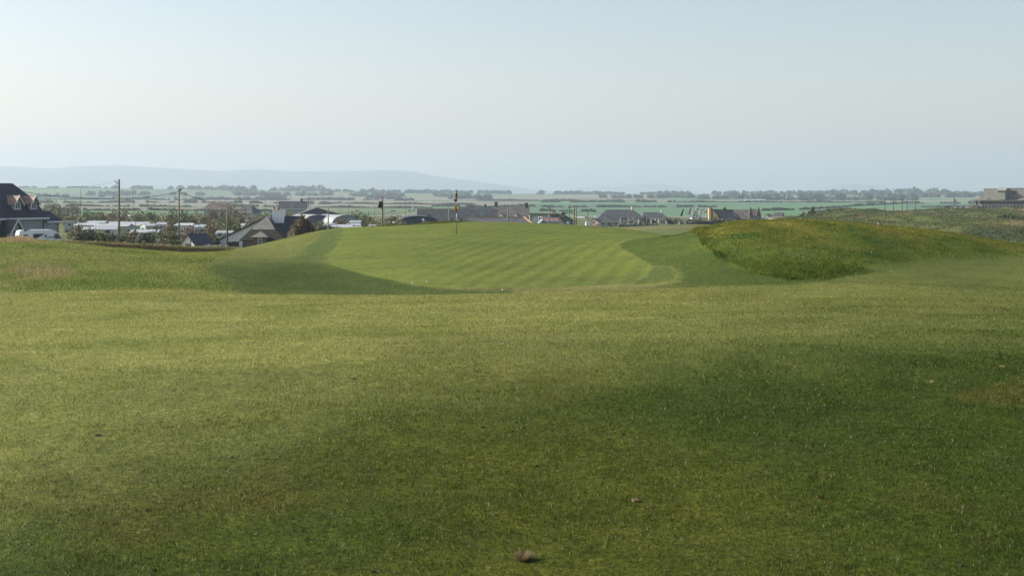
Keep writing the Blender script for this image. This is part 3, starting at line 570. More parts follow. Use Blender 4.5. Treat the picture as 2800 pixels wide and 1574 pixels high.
r = MB(); r.slab([(lf[0], -.35, lf[2]), (ap[0], -.35, ap[2]), (ap[0], 8, ap[2]), (lf[0], 8, lf[2])], (-(ap[2]-lf[2]), 0, ap[0]-lf[0]), .22)
r.slab([(ap[0], -.35, ap[2]), (rg[0], -.35, rg[2]), (rg[0], 8, rg[2]), (ap[0], 8, ap[2])], ((ap[2]-rg[2]), 0, rg[0]-ap[0]), .22)
# main range running right
rx1 = cl(812, 591)[0]; ex1 = cl(858, 655)[0]; e0 = cl(0, 672)[2]
r.slab([(cl(732, 0)[0], -1.0, e0), (ex1, -1.0, e0), (rx1, 3.2, ap[2]), (ap[0], 3.2, ap[2])], (0, -(ap[2]-e0), 4.2), .2)
r.slab([(rx1, 3.2, ap[2]), (ex1, 7.4, e0), (cl(732, 0)[0], 7.4, e0), (ap[0], 3.2, ap[2])], (0, (ap[2]-e0), 4.2), .2); r.slab([(ex1, -1.0, e0), (ex1, 7.4, e0), (rx1, 3.2, ap[2])], (ap[2]-e0, 0, ex1-rx1), .2)
crf = r.build('roof', SLATE, CT)
MB().box(cl(760, 0)[0], ex1-.35, -.5, 7, 0, e0+.25).build('main_wall', WALLW, CT)
ch = MB().box(cl(738, 0)[0], cl(770, 0)[0], 2.2, 3.9, cl(0, 612)[2], cl(0, 577)[2]); ch.box(cl(737, 0)[0], cl(771, 0)[0], 2.1, 4.0, cl(0, 577)[2], cl(0, 575)[2]); co = ch.build('chimney', WALLW, crf)
for px_ in (750, 762): MB().tube([cl(px_, 575, 3), cl(px_, 570, 3), cl(px_, 565, 3)], [.17, .14, .19], 8).build('chimney_pot', REDM, crf)
# front bay: stone walls, dark ivy clad skirt roof, hip above with its sun sheen painted pale
MB().box(cl(663, 0, -4.2)[0], cl(768, 0, -4.2)[0], -4.2, -.01, 0, cl(0, 655, -4.2)[2]).build('stone_bay', STONE, CT)
y_t = -.6; t0 = cl(730, 591, y_t); A = cl(685, 627, -2.9)[0]; B = cl(753, 627, -2.9)[0]; zt = cl(0, 627, -2.9)[2]; A2 = cl(653, 656, -4.5)[0]; B2 = cl(782, 658, -4.5)[0]; z2 = cl(0, 657, -4.5)[2]
r = MB(); r.slab([(A, -2.9, zt), (B, -2.9, zt), (t0[0], y_t, t0[2]+.05)], (0, -(t0[2]-zt), 1.9), .15); r.build('hip_roof', SLATE_SHEEN, CT)
r = MB(); r.slab([(A2, -4.5, z2), (B2, -4.5, z2), (B-.05, -2.95, zt-.02), (A+.05, -2.95, zt-.02)], (0, -(zt-z2), 1.55), .15)
r.slab([(A2, -4.5, z2), (A+.05, -2.95, zt-.02), (t0[0], y_t, t0[2]), (A+.2, 1.0, zt), (A2, .5, z2)][:3]+[(A2+1.6, -.1, z2+.9)], (-(zt-z2), 0, 1.8), .15)
r.slab([(B2, -4.5, z2), (B-.05, -2.95, zt-.02), (t0[0], y_t, t0[2]), (B2-.3, .2, z2+.2)], ((zt-z2), 0, 1.8), .15); r.build('skirt_roof', mat('mossy_slate', (.045, .042, .03), .9, .5, 3), CT)
pr_ = MB(); a0 = cl(685, 648, -5.6)[0]; a1 = cl(733, 648, -5.6)[0]; zc = cl(0, 648, -5.6)[2]; za = cl(0, 632, -4.4)[2]; pr_.slab([(a0, -5.6, zc), (a1, -5.6, zc), ((a0+a1)/2, -4.4, za)], (0, -(za-zc), 1.2), .1)
pr_.slab([(a0, -5.6, zc), ((a0+a1)/2, -4.4, za), ((a0+a1)/2-.3, -3.4, za-.3), (a0, -3.9, zc)], (-1, 0, 1), .08); pr_.slab([(a1, -5.6, zc), ((a0+a1)/2, -4.4, za), ((a0+a1)/2+.3, -3.4, za-.3), (a1, -3.9, zc)], (1, 0, 1), .08); pr_.build('porch_roof', SLATE_SHEEN, CT)
MB().box(a0+.3, a1-.3, -5.2, -4.21, 0, zc-.05).build('porch', STONE, CT)
win(CT, (a0+a1)/2+.05, -5.2, zc-1.45, .72, 1.25); win(CT, cl(620, 0)[0]+.5, 0, cl(0, 677)[2], 1.0, .9, frame=DARK); win(CT, cl(640, 0)[0]+.25, 0, cl(0, 674)[2], 1.05, .8, frame=DARK)
MB().box(cl(624, 0)[0]-.1, cl(624, 0)[0]+.16, -.06, 0, cl(0, 672)[2], cl(0, 665)[2]).build('wall_lamp', BLACK, CT)
# ---- garage ----
Yg = 208; gx = xat(514, Yg); gb_ = -6.9
GT = thing('garage', (gx, Yg, gb_), 'small white garage with dark slate roof beside the white cottage', 'garage', R(-24))
gh = zat(664, Yg)-gb_; gr = zat(639, Yg)-gb_; gv = gr+.05-1.5*(gr-gh)/1.15; MB().prism([(-1.15, 0), (-1.15, gh), (0, gr-.1), (1.15, gh), (1.15, 0)], 0, 4.2).build('wall', WALLW, GT)
r = MB(); r.slab([(-1.5, -.25, gv), (0, -.25, gr+.05), (0, 4.4, gr+.05), (-1.5, 4.4, gv)], (-(gr-gv), 0, 1.5), .12); r.slab([(0, -.25, gr+.05), (1.5, -.25, gv), (1.5, 4.4, gv), (0, 4.4, gr+.05)], (gr-gv, 0, 1.5), .12); r.build('roof', SLATE, GT)
win(GT, 0, 0, gh-.75, .85, .6, frame=DARK)
# bins by the garage
for px_, lab in ((575, 'dark compost bin between the white garage and the cottage'), (608, 'dark compost bin against the white cottage wall')):
    Yb = 200; z_ = zat(676, Yb)-.0; m = MB().tube([(0, 0, -.6), (0, 0, .25), (0, 0, .42), (0, 0, .47)], [.42, .38, .36, .1], 14); o = m.build('compost_bin', BLACK, None, True); o.location = (xat(px_, Yb), Yb, z_); tag(o, lab, 'bin')
T = thing('bench', (xat(590, 199), 199, zat(678, 199)), 'low white rail bench between the two compost bins', 'bench')
MB().box(-1.7, 1.7, 0, .3, .33, .38).build('seat', TRIM, T)
for s in (-1.3, 0, 1.3): MB().box(s-.05, s+.05, .05, .25, -.3, .33).build('leg', TRIM, T)

# ---- other buildings ----
A_ = 'buildings around the caravan park'
house('farmhouse', 'large grey two storey house behind the white chimney', 'house', 765, 836, 550, 569, 600, 8, 8, (0, 0), SLATE_G, WALLG, .4, [(-4, 0, -1.9, .8, 1.3), (-2.9, 0, -1.9, .8, 1.3), (3.2, 0, -1.9, .8, 1.3), (4.3, 0, -1.9, .8, 1.3)], [(3.6, 4, 1.0, 1.0, SLATE_G, 0)])
house('bungalow', 'grey roofed bungalow behind the trees, left of the large grey house', 'house', 644, 690, 562, 578, 480, -14, 7, (1.6, 1.6), SLATE_G, WALLG, .4, [(0, 0, -1.6, 1.1, 1.1)])
house('bungalow', 'long brown roofed bungalow half hidden by trees above the garage', 'house', 558, 624, 556, 569, 560, 6, 7, (1.8, 0), TILE_B, WALLG, .4)
# barn with low pitched dark roof and curved white sheds
Yb = 335; bx_ = xat(873, Yb); b0 = -7.6
BT = thing('barn', (bx_, Yb, b0), 'wide low pitched dark barn behind the palm tree', 'barn', R(9)); hh = zat(590, Yb)-b0; tt = zat(568, Yb)-b0
MB().prism([(-6.6, 0), (-6.6, hh-.25), (-.6, tt-.15), (6.6, hh-.25), (6.6, 0)], 0, 16).build('wall', mat('barn_grey', (.09, .11, .13), .7, .15, .6), BT)
r = MB(); r.slab([(-7, -.3, hh-.3), (-.6, -.3, tt), (-.6, 16.3, tt), (-7, 16.3, hh-.3)], (-(tt-hh), 0, 6.4), .15); r.slab([(-.6, -.3, tt), (7.2, -.3, hh-.3), (7.2, 16.3, hh-.3), (-.6, 16.3, tt)], (tt-hh, 0, 7.2), .15); r.build('roof', SLATE_G, BT)
def arch(name, lab, px0, px1, pt, pb, Y, dep, roofm, wallm, rz=0, cat='shed'):
    cx = xat((px0+px1)/2, Y); b0 = gz(cx, Y)-.3; w_ = (px1-px0)*Y/F/2; T = thing(name, (cx, Y, b0), lab, cat, R(rz)); zb = zat(pb, Y)-b0; zt = zat(pt, Y)-b0
    pr = [(-w_, 0)]+[(-w_*math.cos(math.pi*k/14), zb+(zt-zb)*math.sin(math.pi*k/14)) for k in range(15)]+[(w_, 0)]
    MB().prism(pr, 0, dep).build('wall', wallm, T); q = MB()
    for k in range(14):
        a, b = pr[k+1], pr[k+2]; q.slab([(a[0]*1.02, -.3, a[1]+.12), (b[0]*1.02, -.3, b[1]+.12), (b[0]*1.02, dep+.3, b[1]+.12), (a[0]*1.02, dep+.3, a[1]+.12)], (-(b[1]-a[1]), 0, b[0]-a[0]), .1)
    q.build('roof', roofm, T); return T
arch('shed', 'curved white roofed shed beneath the right end of the low pitched barn', 905, 985, 589, 611, 318, 12, METAL, WALLG, 30)
arch('shed', 'smaller curved white roofed shed left of its larger twin under the barn', 835, 905, 588, 600, 322, 10, METAL, mat('barn_grey', (.09, .11, .13)), 28)
arch('shed', 'dark curved roofed shed left of the long dark roofed building', 1095, 1192, 592, 606, 300, 14, SLATE, mat('barn_blue', (.05, .07, .11), .7, .15, .6), 6)
house('outbuilding', 'grey sheeted store below the barn, right of the palm tree', 'outbuilding', 955, 985, 603, 607, 305, 0, 5, (0, 0), METAL, mat('steel_blue', (.14, .18, .22), .6, .1, .7), .1)
# long dark building, the hall behind it, low roof with orange ridge
LB, w_, h_, rh_ = house('long_building', 'long dark slate roofed building with a small front gable behind the green', 'building', 1143, 1358, 571, 606, 350, 2, 8, (0, 0), SLATE_G, WALLG, .3, [], [])
MB().box(w_*.245-.0+.9, w_*.245+1.6, -.35, -.15, 3.5, h_+rh_*.9).build('roof_strip', mat('strip_blue', (.25, .33, .40), .5, .05), LB)
rg_ = MB(); zz = h_+rh_*.55; rg_.slab([(-w_*.37-1.4, -1.2, h_-.4), (-w_*.37, -1.2, zz), (-w_*.37, 2.6, zz), (-w_*.37-1.4, 1, h_-.4)], (-1.4, 0, 1.4), .1); rg_.slab([(-w_*.37, -1.2, zz), (-w_*.37+1.4, -1.2, h_-.4), (-w_*.37+1.4, 1, h_-.4), (-w_*.37, 2.6, zz)], (1.4, 0, 1.4), .1); rg_.build('front_gable', SLATE, LB)
for k in range(3):
    win(LB, -1.2+k*2.2, -.22, h_-.1, .5, 1.0, frame=DARK, mull=0)
HA, w_, h_, rh_ = house('hall', 'grey slate hall with a stone chimney between the flagstick and tall pole', 'hall', 1256, 1358, 564, 582, 430, -2, 9, (0, 0), SLATE_G, WALLG, .3, [], [(5.3, 4.5, .9, 1.2, STONE, 0), (-3.5, 4.5, .6, .7, WALLG, 0), (2, 4.5, .5, .5, BLACK, 0)])
HB, w_, h_, rh_ = house('hall', 'taupe slate roofed building with two small white gables beside the hall', 'hall', 1356, 1447, 566, 590, 420, 3, 9, (0, 0), tiles('slate_taupe', (.15, .14, .135), .7, .6, .35), WALLG, .3, [], [(4.4, 4.5, .9, 1.1, STONE, 0)])
for kx in (-3.4, .9):
    q = MB(); q.slab([(kx-1, -.9, h_-.3), (kx, -.9, h_+1.0), (kx, 1.8, h_+1.0), (kx-1, .3, h_-.3)], (-1.3, 0, 1), .1); q.slab([(kx, -.9, h_+1.0), (kx+1, -.9, h_-.3), (kx+1, .3, h_-.3), (kx, 1.8, h_+1.0)], (1.3, 0, 1), .1); q.build('small_gable', SLATE_G, HB)
    MB().add([(kx-.9, -.8, h_-.35), (kx+.9, -.8, h_-.35), (kx, -.8, h_+.8), (kx-.9, -.7, h_-.35), (kx+.9, -.7, h_-.35), (kx, -.7, h_+.8)], [(0,1,2),(5,4,3),(0,3,4,1),(1,4,5,2),(2,5,3,0)]).build('gable_wall', WALLW, HB)
LO, w_, h_, rh_ = house('low_building', 'low grey roofed building with an orange tiled ridge just above the green', 'building', 1268, 1458, 595, 613, 260, 1, 7, (1.2, 1.6), tiles('slate_mid', (.11, .118, .122), .7, .6, .35), WALLG, .3)
MB().box(-w_/2+1.3, w_/2-1.7, 3.4, 3.6, h_+rh_, h_+rh_+.12).build('ridge_tiles', ORNG, LO)
MB().slab([(w_/2-1.75, 3.4, h_+rh_+.05), (w_/2-1.55, 3.4, h_+rh_+.05), (w_/2+.35, -.35, h_-.2), (w_/2+.1, -.35, h_-.2)], (.6, -.5, 1), -.12).build('hip_tiles', ORNG, LO)
# cottage with cream gable and red pots
CC, w_, h_, rh_ = house('cottage', 'cream cottage with red chimney pots and a blue dormer gable by the green', 'cottage', 1448, 1512, 592, 611, 290, -28, 6, (0, 0), SLATE_G, mat('wall_cream', (.55, .50, .40), .7, .06, .5), .25, [(-.2, 0, 3.2, .9, .8)], [(1.6, 3, 1.3, .35, BLACK, 0)])
for k in (-.25, .25): MB().tube([(1.6+k, 3, h_+rh_+.4), (1.6+k, 3, h_+rh_+1.15)], [.16, .13], 8).build('chimney_pot', REDM, CC)
gable_front('outbuilding', 'small blue grey gable roof peeping over the green edge', 'outbuilding', 1471, 1500, 600, 613, 262, 4, 4, mat('sheet_blue', (.20, .27, .36), .5, .1), WALLG)
house('shed', 'low red brown roofed shed before the sage green barn', 'shed', 1480, 1527, 597, 603, 275, 2, 4, (0, 0), mat('rust_sheet', (.20, .11, .10), .7, .25, 2), WALLG, .1)
# sage green barn
Ys = 340; b0 = gz(xat(1520, Ys), Ys)-.4; SB = thing('barn', (xat(1538, Ys), Ys, b0), 'sage green sheeted barn with sloping right hand roof', 'barn', R(0))
s0 = lambda px: xat(px, Ys)-xat(1538, Ys); sz = lambda py: zat(py, Ys)-b0
MB().add([(s0(1448), 0, 0), (s0(1537), 0, 0), (s0(1537), 0, sz(585)), (s0(1448), 0, sz(584)), (s0(1448), 8, 0), (s0(1537), 8, 0), (s0(1537), 8, sz(585)), (s0(1448), 8, sz(584))], [(0,1,2,3),(7,6,5,4),(0,4,5,1),(1,5,6,2),(2,6,7,3),(3,7,4,0)]).build('wall', WALLS, SB)
MB().add([(s0(1537)+.01, .02, 0), (s0(1572), 1.5, 0), (s0(1572), 1.5, sz(604)), (s0(1537)+.01, .02, sz(586)), (s0(1537)+.01, 8, 0), (s0(1572), 8, 0), (s0(1572), 8, sz(604)), (s0(1537)+.01, 8, sz(586))], [(0,1,2,3),(7,6,5,4),(0,4,5,1),(1,5,6,2),(2,6,7,3),(3,7,4,0)]).build('side_bay', mat('cladding_slate', (.16, .20, .22), .7, .1, .6, streak=True), SB)
MB().slab([(s0(1444), -.3, sz(582.5)), (s0(1538), -.3, sz(584)), (s0(1538), 8.3, sz(584)), (s0(1444), 8.3, sz(582.5))], (0, 0, 1), .25).build('roof', mat('sage_roof', (.16, .18, .14), .7, .1), SB)
MB().slab([(s0(1537), -.3, sz(583)), (s0(1576), 1.2, sz(605)), (s0(1576), 8.3, sz(605)), (s0(1537), 8.3, sz(583))], (.6, 0, 1), .2).build('lean_to_roof', mat('sage_roof', (.16, .18, .14)), SB)
# pale cottage, big hipped bungalow and its neighbour
gable_front('cottage', 'small pink white gabled cottage beside the big hip roofed bungalow', 'cottage', 1611, 1636, 595.5, 605, 470, -20, 3.2, SLATE, WALLP, chim=True)
house('cottage', 'white lean-to store left of the pink white cottage', 'outbuilding', 1602, 1613, 606, 609, 470, 0, 4, (0, 0), METAL, WALLW, .05, trim=False)
BB, w_, h_, rh_ = house('bungalow', 'big bungalow with a wide dark hipped roof right of the green', 'bungalow', 1628, 1771, 573.5, 603.5, 480, 3, 13, (4.3, 4.0), tiles('slate_plum', (.088, .096, .102), .7, .6, .35), WALLG, .5, [(-6.5, 0, -1.6, 1.5, 1.2), (-4.2, 0, -2.0, 1.2, 1.6), (-2.0, 0, -1.6, 1.5, 1.2), (1.5, 0, -1.6, 1.4, 1.2), (4.4, 0, -1.6, 1.5, 1.2)], [(4.6, 6.5, .8, .9, TRIM, 0)])
house('bungalow', 'smaller hipped bungalow right of the big hip roofed one', 'bungalow', 1754, 1828, 580.5, 597, 560, 2, 9, (1.4, 2.6), tiles('slate_plum', (.1, .1, .11)), WALLW, .4, [(-2.5, 0, -1.5, 1.2, 1.1), (1, 0, -1.5, 1.2, 1.1)], [(3.4, 4.5, .8, .7, TRIM, 0)])
# goal-like white frame before the bungalow
Yw = 330; T = thing('garden_arch', (xat(1707, Yw), Yw, zat(617, Yw)), 'white garden arch frame in front of the big bungalow', 'arch')
for s in (-1, 1): MB().box(s*.88-.1, s*.88+.1, -.1, .1, 0, 1.95).build('post', POLEW, T)
MB().box(-.78, .78, -.05, .05, .9, 1.5).build('panel', mat('panel_green', (.30, .38, .34), .6, .1), T); MB().box(-.78, .78, -.07, .07, 1.55, 1.75).build('top_rail', BLACK, T)
# yellow building and stone wings
Yy = 560; b0 = -9.6; yx = lambda px: xat(px, Yy)-xat(1965, Yy); yz = lambda py: zat(py, Yy)-b0
YB = thing('gabled_house', (xat(1965, Yy), Yy, b0), 'yellow gabled house with steep dark roof beside the row of flags', 'house')
MB().add([(yx(1939), -.5, 0), (yx(1964), -2, 0), (yx(1964), -2, yz(598)), (yx(1948), -1, yz(572)), (yx(1939), -.5, yz(590)), (yx(1942), 1, 0), (yx(1964), 0, 0), (yx(1964), 0, yz(598)), (yx(1948), 0, yz(572)), (yx(1942), 1, yz(590))], [(0,1,2,3,4),(9,8,7,6,5),(0,5,6,1),(1,6,7,2),(2,7,8,3),(3,8,9,4),(4,9,5,0)]).build('gable_wall', WALLY, YB)
MB().box(yx(1937), yx(1943.5), -1.5, .3, 0, yz(569)).build('chimney_stack', WALLY, YB); MB().box(yx(1943.6), yx(1947.3), -1.3, .4, 0, yz(569)).build('stack_return', DARK, YB)
MB().box(yx(1946), yx(2007), -1.4, 8, 0, yz(597)).build('wall', WALLC, YB)
r = MB(); r.slab([(yx(1961), -2.3, yz(603)), (yx(2008), -2.3, yz(603)), (yx(2008), 3, yz(573)), (yx(1947), 3, yz(572))], (0, -1, .6), .2); r.slab([(yx(2008), 3, yz(573)), (yx(2008), 8.5, yz(603)), (yx(1947), 8.5, yz(603)), (yx(1947), 3, yz(572))], (0, 1, .6), .2); rf = r.build('roof', SLATE, YB)
for px_ in (1945, 1984): MB().box(yx(px_)-.6, yx(px_)+.6, 2.4, 3.6, yz(574), yz(568)).build('chimney', STONE, rf); MB().tube([(yx(px_), 3, yz(568)), (yx(px_), 3, yz(565))], [.2, .15], 8).build('chimney_pot', REDM, rf)
SW = thing('stone_house', (xat(1965, Yy), Yy+3, b0), 'brown slate roofed stone house with two tall buttressed chimneys', 'house')
MB().box(yx(2008)+.05, yx(2084), 1, 9, 0, yz(600)).build('wall', STONE, SW); r = MB(); r.slab([(yx(2008)+.05, .6, yz(603)), (yx(2087), .6, yz(603)), (yx(2085), 5, yz(574)), (yx(2008)+.05, 5, yz(574))], (0, -1, .9), .2); r.slab([(yx(2085), 5, yz(574)), (yx(2087), 9.4, yz(603)), (yx(2008)+.05, 9.4, yz(603)), (yx(2008)+.05, 5, yz(574))], (0, 1, .9), .2); rf = r.build('roof', tiles('slate_brown', (.20, .165, .155), .7, .7, .4), SW)
for px_ in (2058, 2080):
    c0 = yx(px_); MB().add([(c0-.9, 0, yz(604)), (c0+1.1, 0, yz(604)), (c0+.35, 1, yz(572)), (c0-.5, 1, yz(572)), (c0-.9, 3, yz(604)), (c0+1.1, 3, yz(604)), (c0+.35, 2.5, yz(572)), (c0-.5, 2.5, yz(572))], [(0,1,2,3),(7,6,5,4),(0,4,5,1),(1,5,6,2),(2,6,7,3),(3,7,4,0)]).build('chimney', STONE, rf)
    MB().tube([(c0-.05, 1.7, yz(572)), (c0-.05, 1.7, yz(570)), (c0-.05, 1.7, yz(567))], [.35, .2, .25], 8).build('chimney_pot', BLACK, rf)
q = MB(); c0 = yx(2014); q.slab([(c0-2.0, -1, yz(597)), (c0, -1, yz(583)), (c0, 2, yz(583)), (c0-2, 1, yz(597))], (-2, 0, 2), .15); q.slab([(c0, -1, yz(583)), (c0+2.0, -1, yz(597)), (c0+2.0, 1, yz(597)), (c0, 2, yz(583))], (2, 0, 2), .15); q.build('small_gable', SLATE_G, SW)
house('outbuilding', 'long dark roof at the right end of the stone house, behind the hedge', 'outbuilding', 2062, 2098, 594, 602, 500, 0, 5, (0, 2.0), SLATE, STONE, .2)
gable_front('house', 'grey roofed house with a white gable right of the stone house', 'house', 2088, 2104, 585, 595, 620, -20, 9, SLATE_G, WALLW)
house('house', 'grey slate house with a raised dormer above the mound crest', 'house', 2108, 2138, 581, 593, 660, -18, 7, (1.5, 0), SLATE_G, WALLG, .2)
house('house', 'low orange brown roofed house just above the mound crest', 'house', 2112, 2172, 592, 597, 600, 4, 7, (0, 2.5), tiles('tile_orange', (.26, .17, .12)), WALLG, .2)
house('house', 'grey house below the flags, left of the yellow building', 'house', 1893, 1920, 587, 593, 620, 4, 6, (1.4, 1.4), SLATE_G, WALLG, .2)

# ---------------------------------------------------------------- caravans
CARAV = [(176,262,603,205,330,3,'long dark roofed lodge at the back of the caravan park',3,SLATE_G), (238,285,604,0,305,2,'pale roofed caravan with a dark gable end, second row',2,ROOFW), (200,262,609.5,0,285,-12,'long cream caravan, leftmost behind the clipped bushes',0,ROOFW),
 (296,345,606,0,318,4,'pale caravan just left of the tall timber pole',2,ROOFW), (256,350,612,0,262,-6,'green walled caravan in front of the tall timber pole line',1,ROOFW), (228,316,620,0,236,10,'nearest white roofed caravan above the yellow flowering bush',2,ROOFW),
 (340,405,606.5,0,312,5,'long low white caravan below the street lamp',2,ROOFW), (350,400,611,0,290,-4,'grey blue sided caravan with two dark windows',3,ROOFW), (398,436,611,0,275,32,'green and cream caravan with its gable turned to the right',1,ROOFW),
 (352,430,628,0,232,3,'nearest flat white roof right of the tall timber pole',2,ROOFW), (434,455,608,0,300,20,'small pale green caravan beside the round reddish bush',1,ROOFW), (474,520,610,0,290,-18,'white caravan behind the second timber pole',2,ROOFW), (532,560,614,0,270,8,'white caravan between the reddish bushes',2,ROOFW),
 (590,632,631,0,235,0,'dark flat roofed caravan above the garage bushes',3,METAL), (663,682,611,0,280,15,'small white caravan above the catslide roof',2,ROOFW),
 (878,960,614,0,280,-8,'grey roofed caravan peeping over the left end of the green',3,ROOFW), (905,985,611,0,300,8,'white caravan above the green, second in the row',2,ROOFW), (935,985,619,0,215,2,'low white caravan roof touching the green edge',2,ROOFW), (1008,1044,614,0,300,2,'dark sided caravan left of the leaning pole',3,ROOFW), (1010,1045,620,0,190,2,'low white caravan roof just left of the leaning pole',2,ROOFW)]
def caravan(px0, px1, pt, _, Y, rz, lab, ck, roofm):
    cx = xat((px0+px1)/2, Y); b = gz(cx, Y); w_ = (px1-px0)*Y/F/2; T = thing('caravan', (cx, Y, b), lab, 'caravan', R(rz), 'static caravans in the holiday park'); t_ = zat(pt, Y)-b; e = t_-.42; d = 3.4
    MB().prism([(0, .4), (0, e), (d/2, t_-.08), (d, e), (d, .4)], -w_, w_, 'x').build('body', CARA[ck], T)
    r = MB(); r.slab([(-w_-.15, -.2, e-.02), (w_+.15, -.2, e-.02), (w_+.15, d/2, t_), (-w_-.15, d/2, t_)], (0, -.4, 1.7), .07); r.slab([(w_+.15, d+.2, e-.02), (-w_-.15, d+.2, e-.02), (-w_-.15, d/2, t_), (w_+.15, d/2, t_)], (0, .4, 1.7), .07); r.build('roof', roofm, T)
    n = max(2, int(w_*2/2.2))
    for k in range(n): win(T, -w_+(k+.5)*2*w_/n, 0, 1.25, .95, .75, frame=TRIM, mull=0)
    MB().box(-w_+.1, w_-.1, .1, d-.1, 0, .4).build('skirt', BLACK, T)
    MB().slab([(-w_-.02, d/2-.9, 1.1), (-w_-.02, d/2+.9, 1.1), (-w_-.02, d/2+.9, 2.0), (-w_-.02, d/2-.9, 2.0)], (-1, 0, 0), -.03).build('end_window', GLASS, T)
for a in CARAV: caravan(*a)

# ---------------------------------------------------------------- leaves
LEAF = leafmat('leaf', (1, 1, 1), .22, .55, spec=.3)
def cloud(lumps, n, size, base, var=.35, sec=None, secp=.0, flat=1.0, spiky=False):
    """leaf faces spread through lumps (cx,cy,cz,rx,ry,rz)"""
    L_ = np.array(lumps, float); vol = (L_[:, 3]*L_[:, 5])**.9; k = rng.choice(len(L_), n, p=vol/vol.sum())
    d = rng.normal(0, 1, (n, 3)); d /= np.linalg.norm(d, axis=1)[:, None]; rad = rng.uniform(.55, 1.08, n)[:, None]
    c = L_[k, :3]+d*rad*L_[k, 3:]; c[:, 2] = np.maximum(c[:, 2], size*.3)
    a = rng.normal(0, 1, (n, 3)); a /= np.linalg.norm(a, axis=1)[:, None]
    if spiky: a = d+a*.6; a[:, 2] += .4; a /= np.linalg.norm(a, axis=1)[:, None]
    b = np.cross(a, rng.normal(0, 1, (n, 3))); b /= np.linalg.norm(b, axis=1)[:, None]
    s = size*rng.uniform(.6, 1.4, n)[:, None]; s = s*1.3; wd = .3 if spiky else .8
    V = np.stack([c-a*s*.5, c+b*s*wd*.5, c+a*s*.5, c-b*s*wd*.5], 1)
    lt = rng.uniform(.7, 1.3, len(L_))[k]; tint = np.array(base)[None]*lt[:, None]*np.exp(rng.normal(0, var, n))[:, None]
    if sec is not None: m = rng.uniform(0, 1, n) < secp; tint[m] = np.array(sec)*np.exp(rng.normal(0, .25, (m.sum(), 1)))
    Q_ = np.arange(n*4).reshape(n, 4); return V.reshape(-1, 3), Q_, np.repeat(tint, 4, 0)
KIND = {'dark': ((.045, .065, .025), (.10, .10, .04), .2), 'green': ((.075, .105, .03), (.15, .15, .06), .2), 'olive': ((.11, .115, .05), (.20, .18, .09), .3), 'brown': ((.12, .095, .055), (.20, .13, .08), .35), 'red': ((.17, .10, .06), (.11, .11, .05), .35), 'grey': ((.13, .145, .10), (.22, .22, .16), .3), 'yellow': ((.07, .09, .03), (.55, .46, .16), .16), 'blue': ((.05, .075, .045), (.09, .11, .06), .2)}
def bush(px, wpx, pt, Y, kind, label, group=None, name='bush', dens=1.0, base=None, cat='bush', depth=None, shape=None, size=None):
    cx = xat(px, Y); W = wpx*Y/F/2; gb = gz(cx, Y) if base is None else zat(base, Y); H = max(.4, (zat(pt, Y)-gb)*1.08); dp = depth or min(W, 2.2); r_ = random.Random(int(px*13+pt)); lumps = []
    n = max(4, int(W*2.2/max(.6, H*.35)))+3
    for i in range(n):
        x = r_.uniform(-1, 1); hh = H*(1-.45*abs(x)**2.2)*r_.uniform(.68, 1.0); rr = min(W*.6, hh*.5)*r_.uniform(.6, .95); lumps.append((x*(W-rr*.5), r_.uniform(-.6, .6)*dp, hh-rr*.75, rr*1.15, min(rr, dp), rr*.8)); lumps.append((x*(W-rr*.3), r_.uniform(-.6, .6)*dp, hh*.45, rr*1.2, min(rr, dp), hh*.42))
    for i in range(max(2, n//2)):
        x = r_.uniform(-.9, .9); lumps.append((x*W, r_.uniform(-.5, .5)*dp, H*.3, W*.3, dp*.6, H*.32))
    col, sec, sp = KIND[kind]; size = size or max(.22, Y*.00085); cnt = int(dens*min(3200, max(160, 4.2*W*2*H/size**2*.55+80)))
    V, Q_, tc_ = cloud(lumps, cnt, size, col, .35, sec, sp)
    o = npmesh(name, V, Q_, LEAF, tc_, k=4); o.location = (cx, Y, gb-.05); return tag(o, label, cat, group)
HG = 'bushes along the garden bank'
for a in [(208,82,612,196,'olive','broad olive bush right beside the blue grey house'), (240,60,622,192,'dark','dark bush between the olive bush and the clipped hedge'), (268,44,625,196,'green','bright green clipped bush left of the yellow flowers'), (288,56,630,186,'yellow','bush sprinkled with pale yellow flowers'), (310,40,630,192,'dark','dark bush touching the tall timber pole on its left'),
          (338,42,624,194,'green','leafy green bush touching the tall timber pole on its right'), (366,56,628,190,'brown','brown tinged bush in the middle of the garden bank'), (395,58,630,188,'dark','dark low bush below the nearest flat white roof'), (423,58,626,196,'green','light green bush where the bank begins to fall'), (452,44,626,192,'olive','olive bush left of the second timber pole foot'),
          (474,34,617,200,'green','bush growing at the foot of the second timber pole'), (512,46,615,212,'red','reddish bush above the garage roof'), (548,44,622,222,'red','russet bush behind the right side of the garage roof'), (563,42,633,214,'green','yellow green bush between the garage and the cottage'), (585,30,640,224,'dark','dark bush at the left tip of the catslide roof'), (470,46,650,186,'dark','low dark bush in front of the garage, left'), (440,60,655,183,'brown','low brown scrub on the bank left of the garage')]:
    bush(*a[:5], a[5], HG, dens=1.15)
PG = 'shrubs within the caravan park'
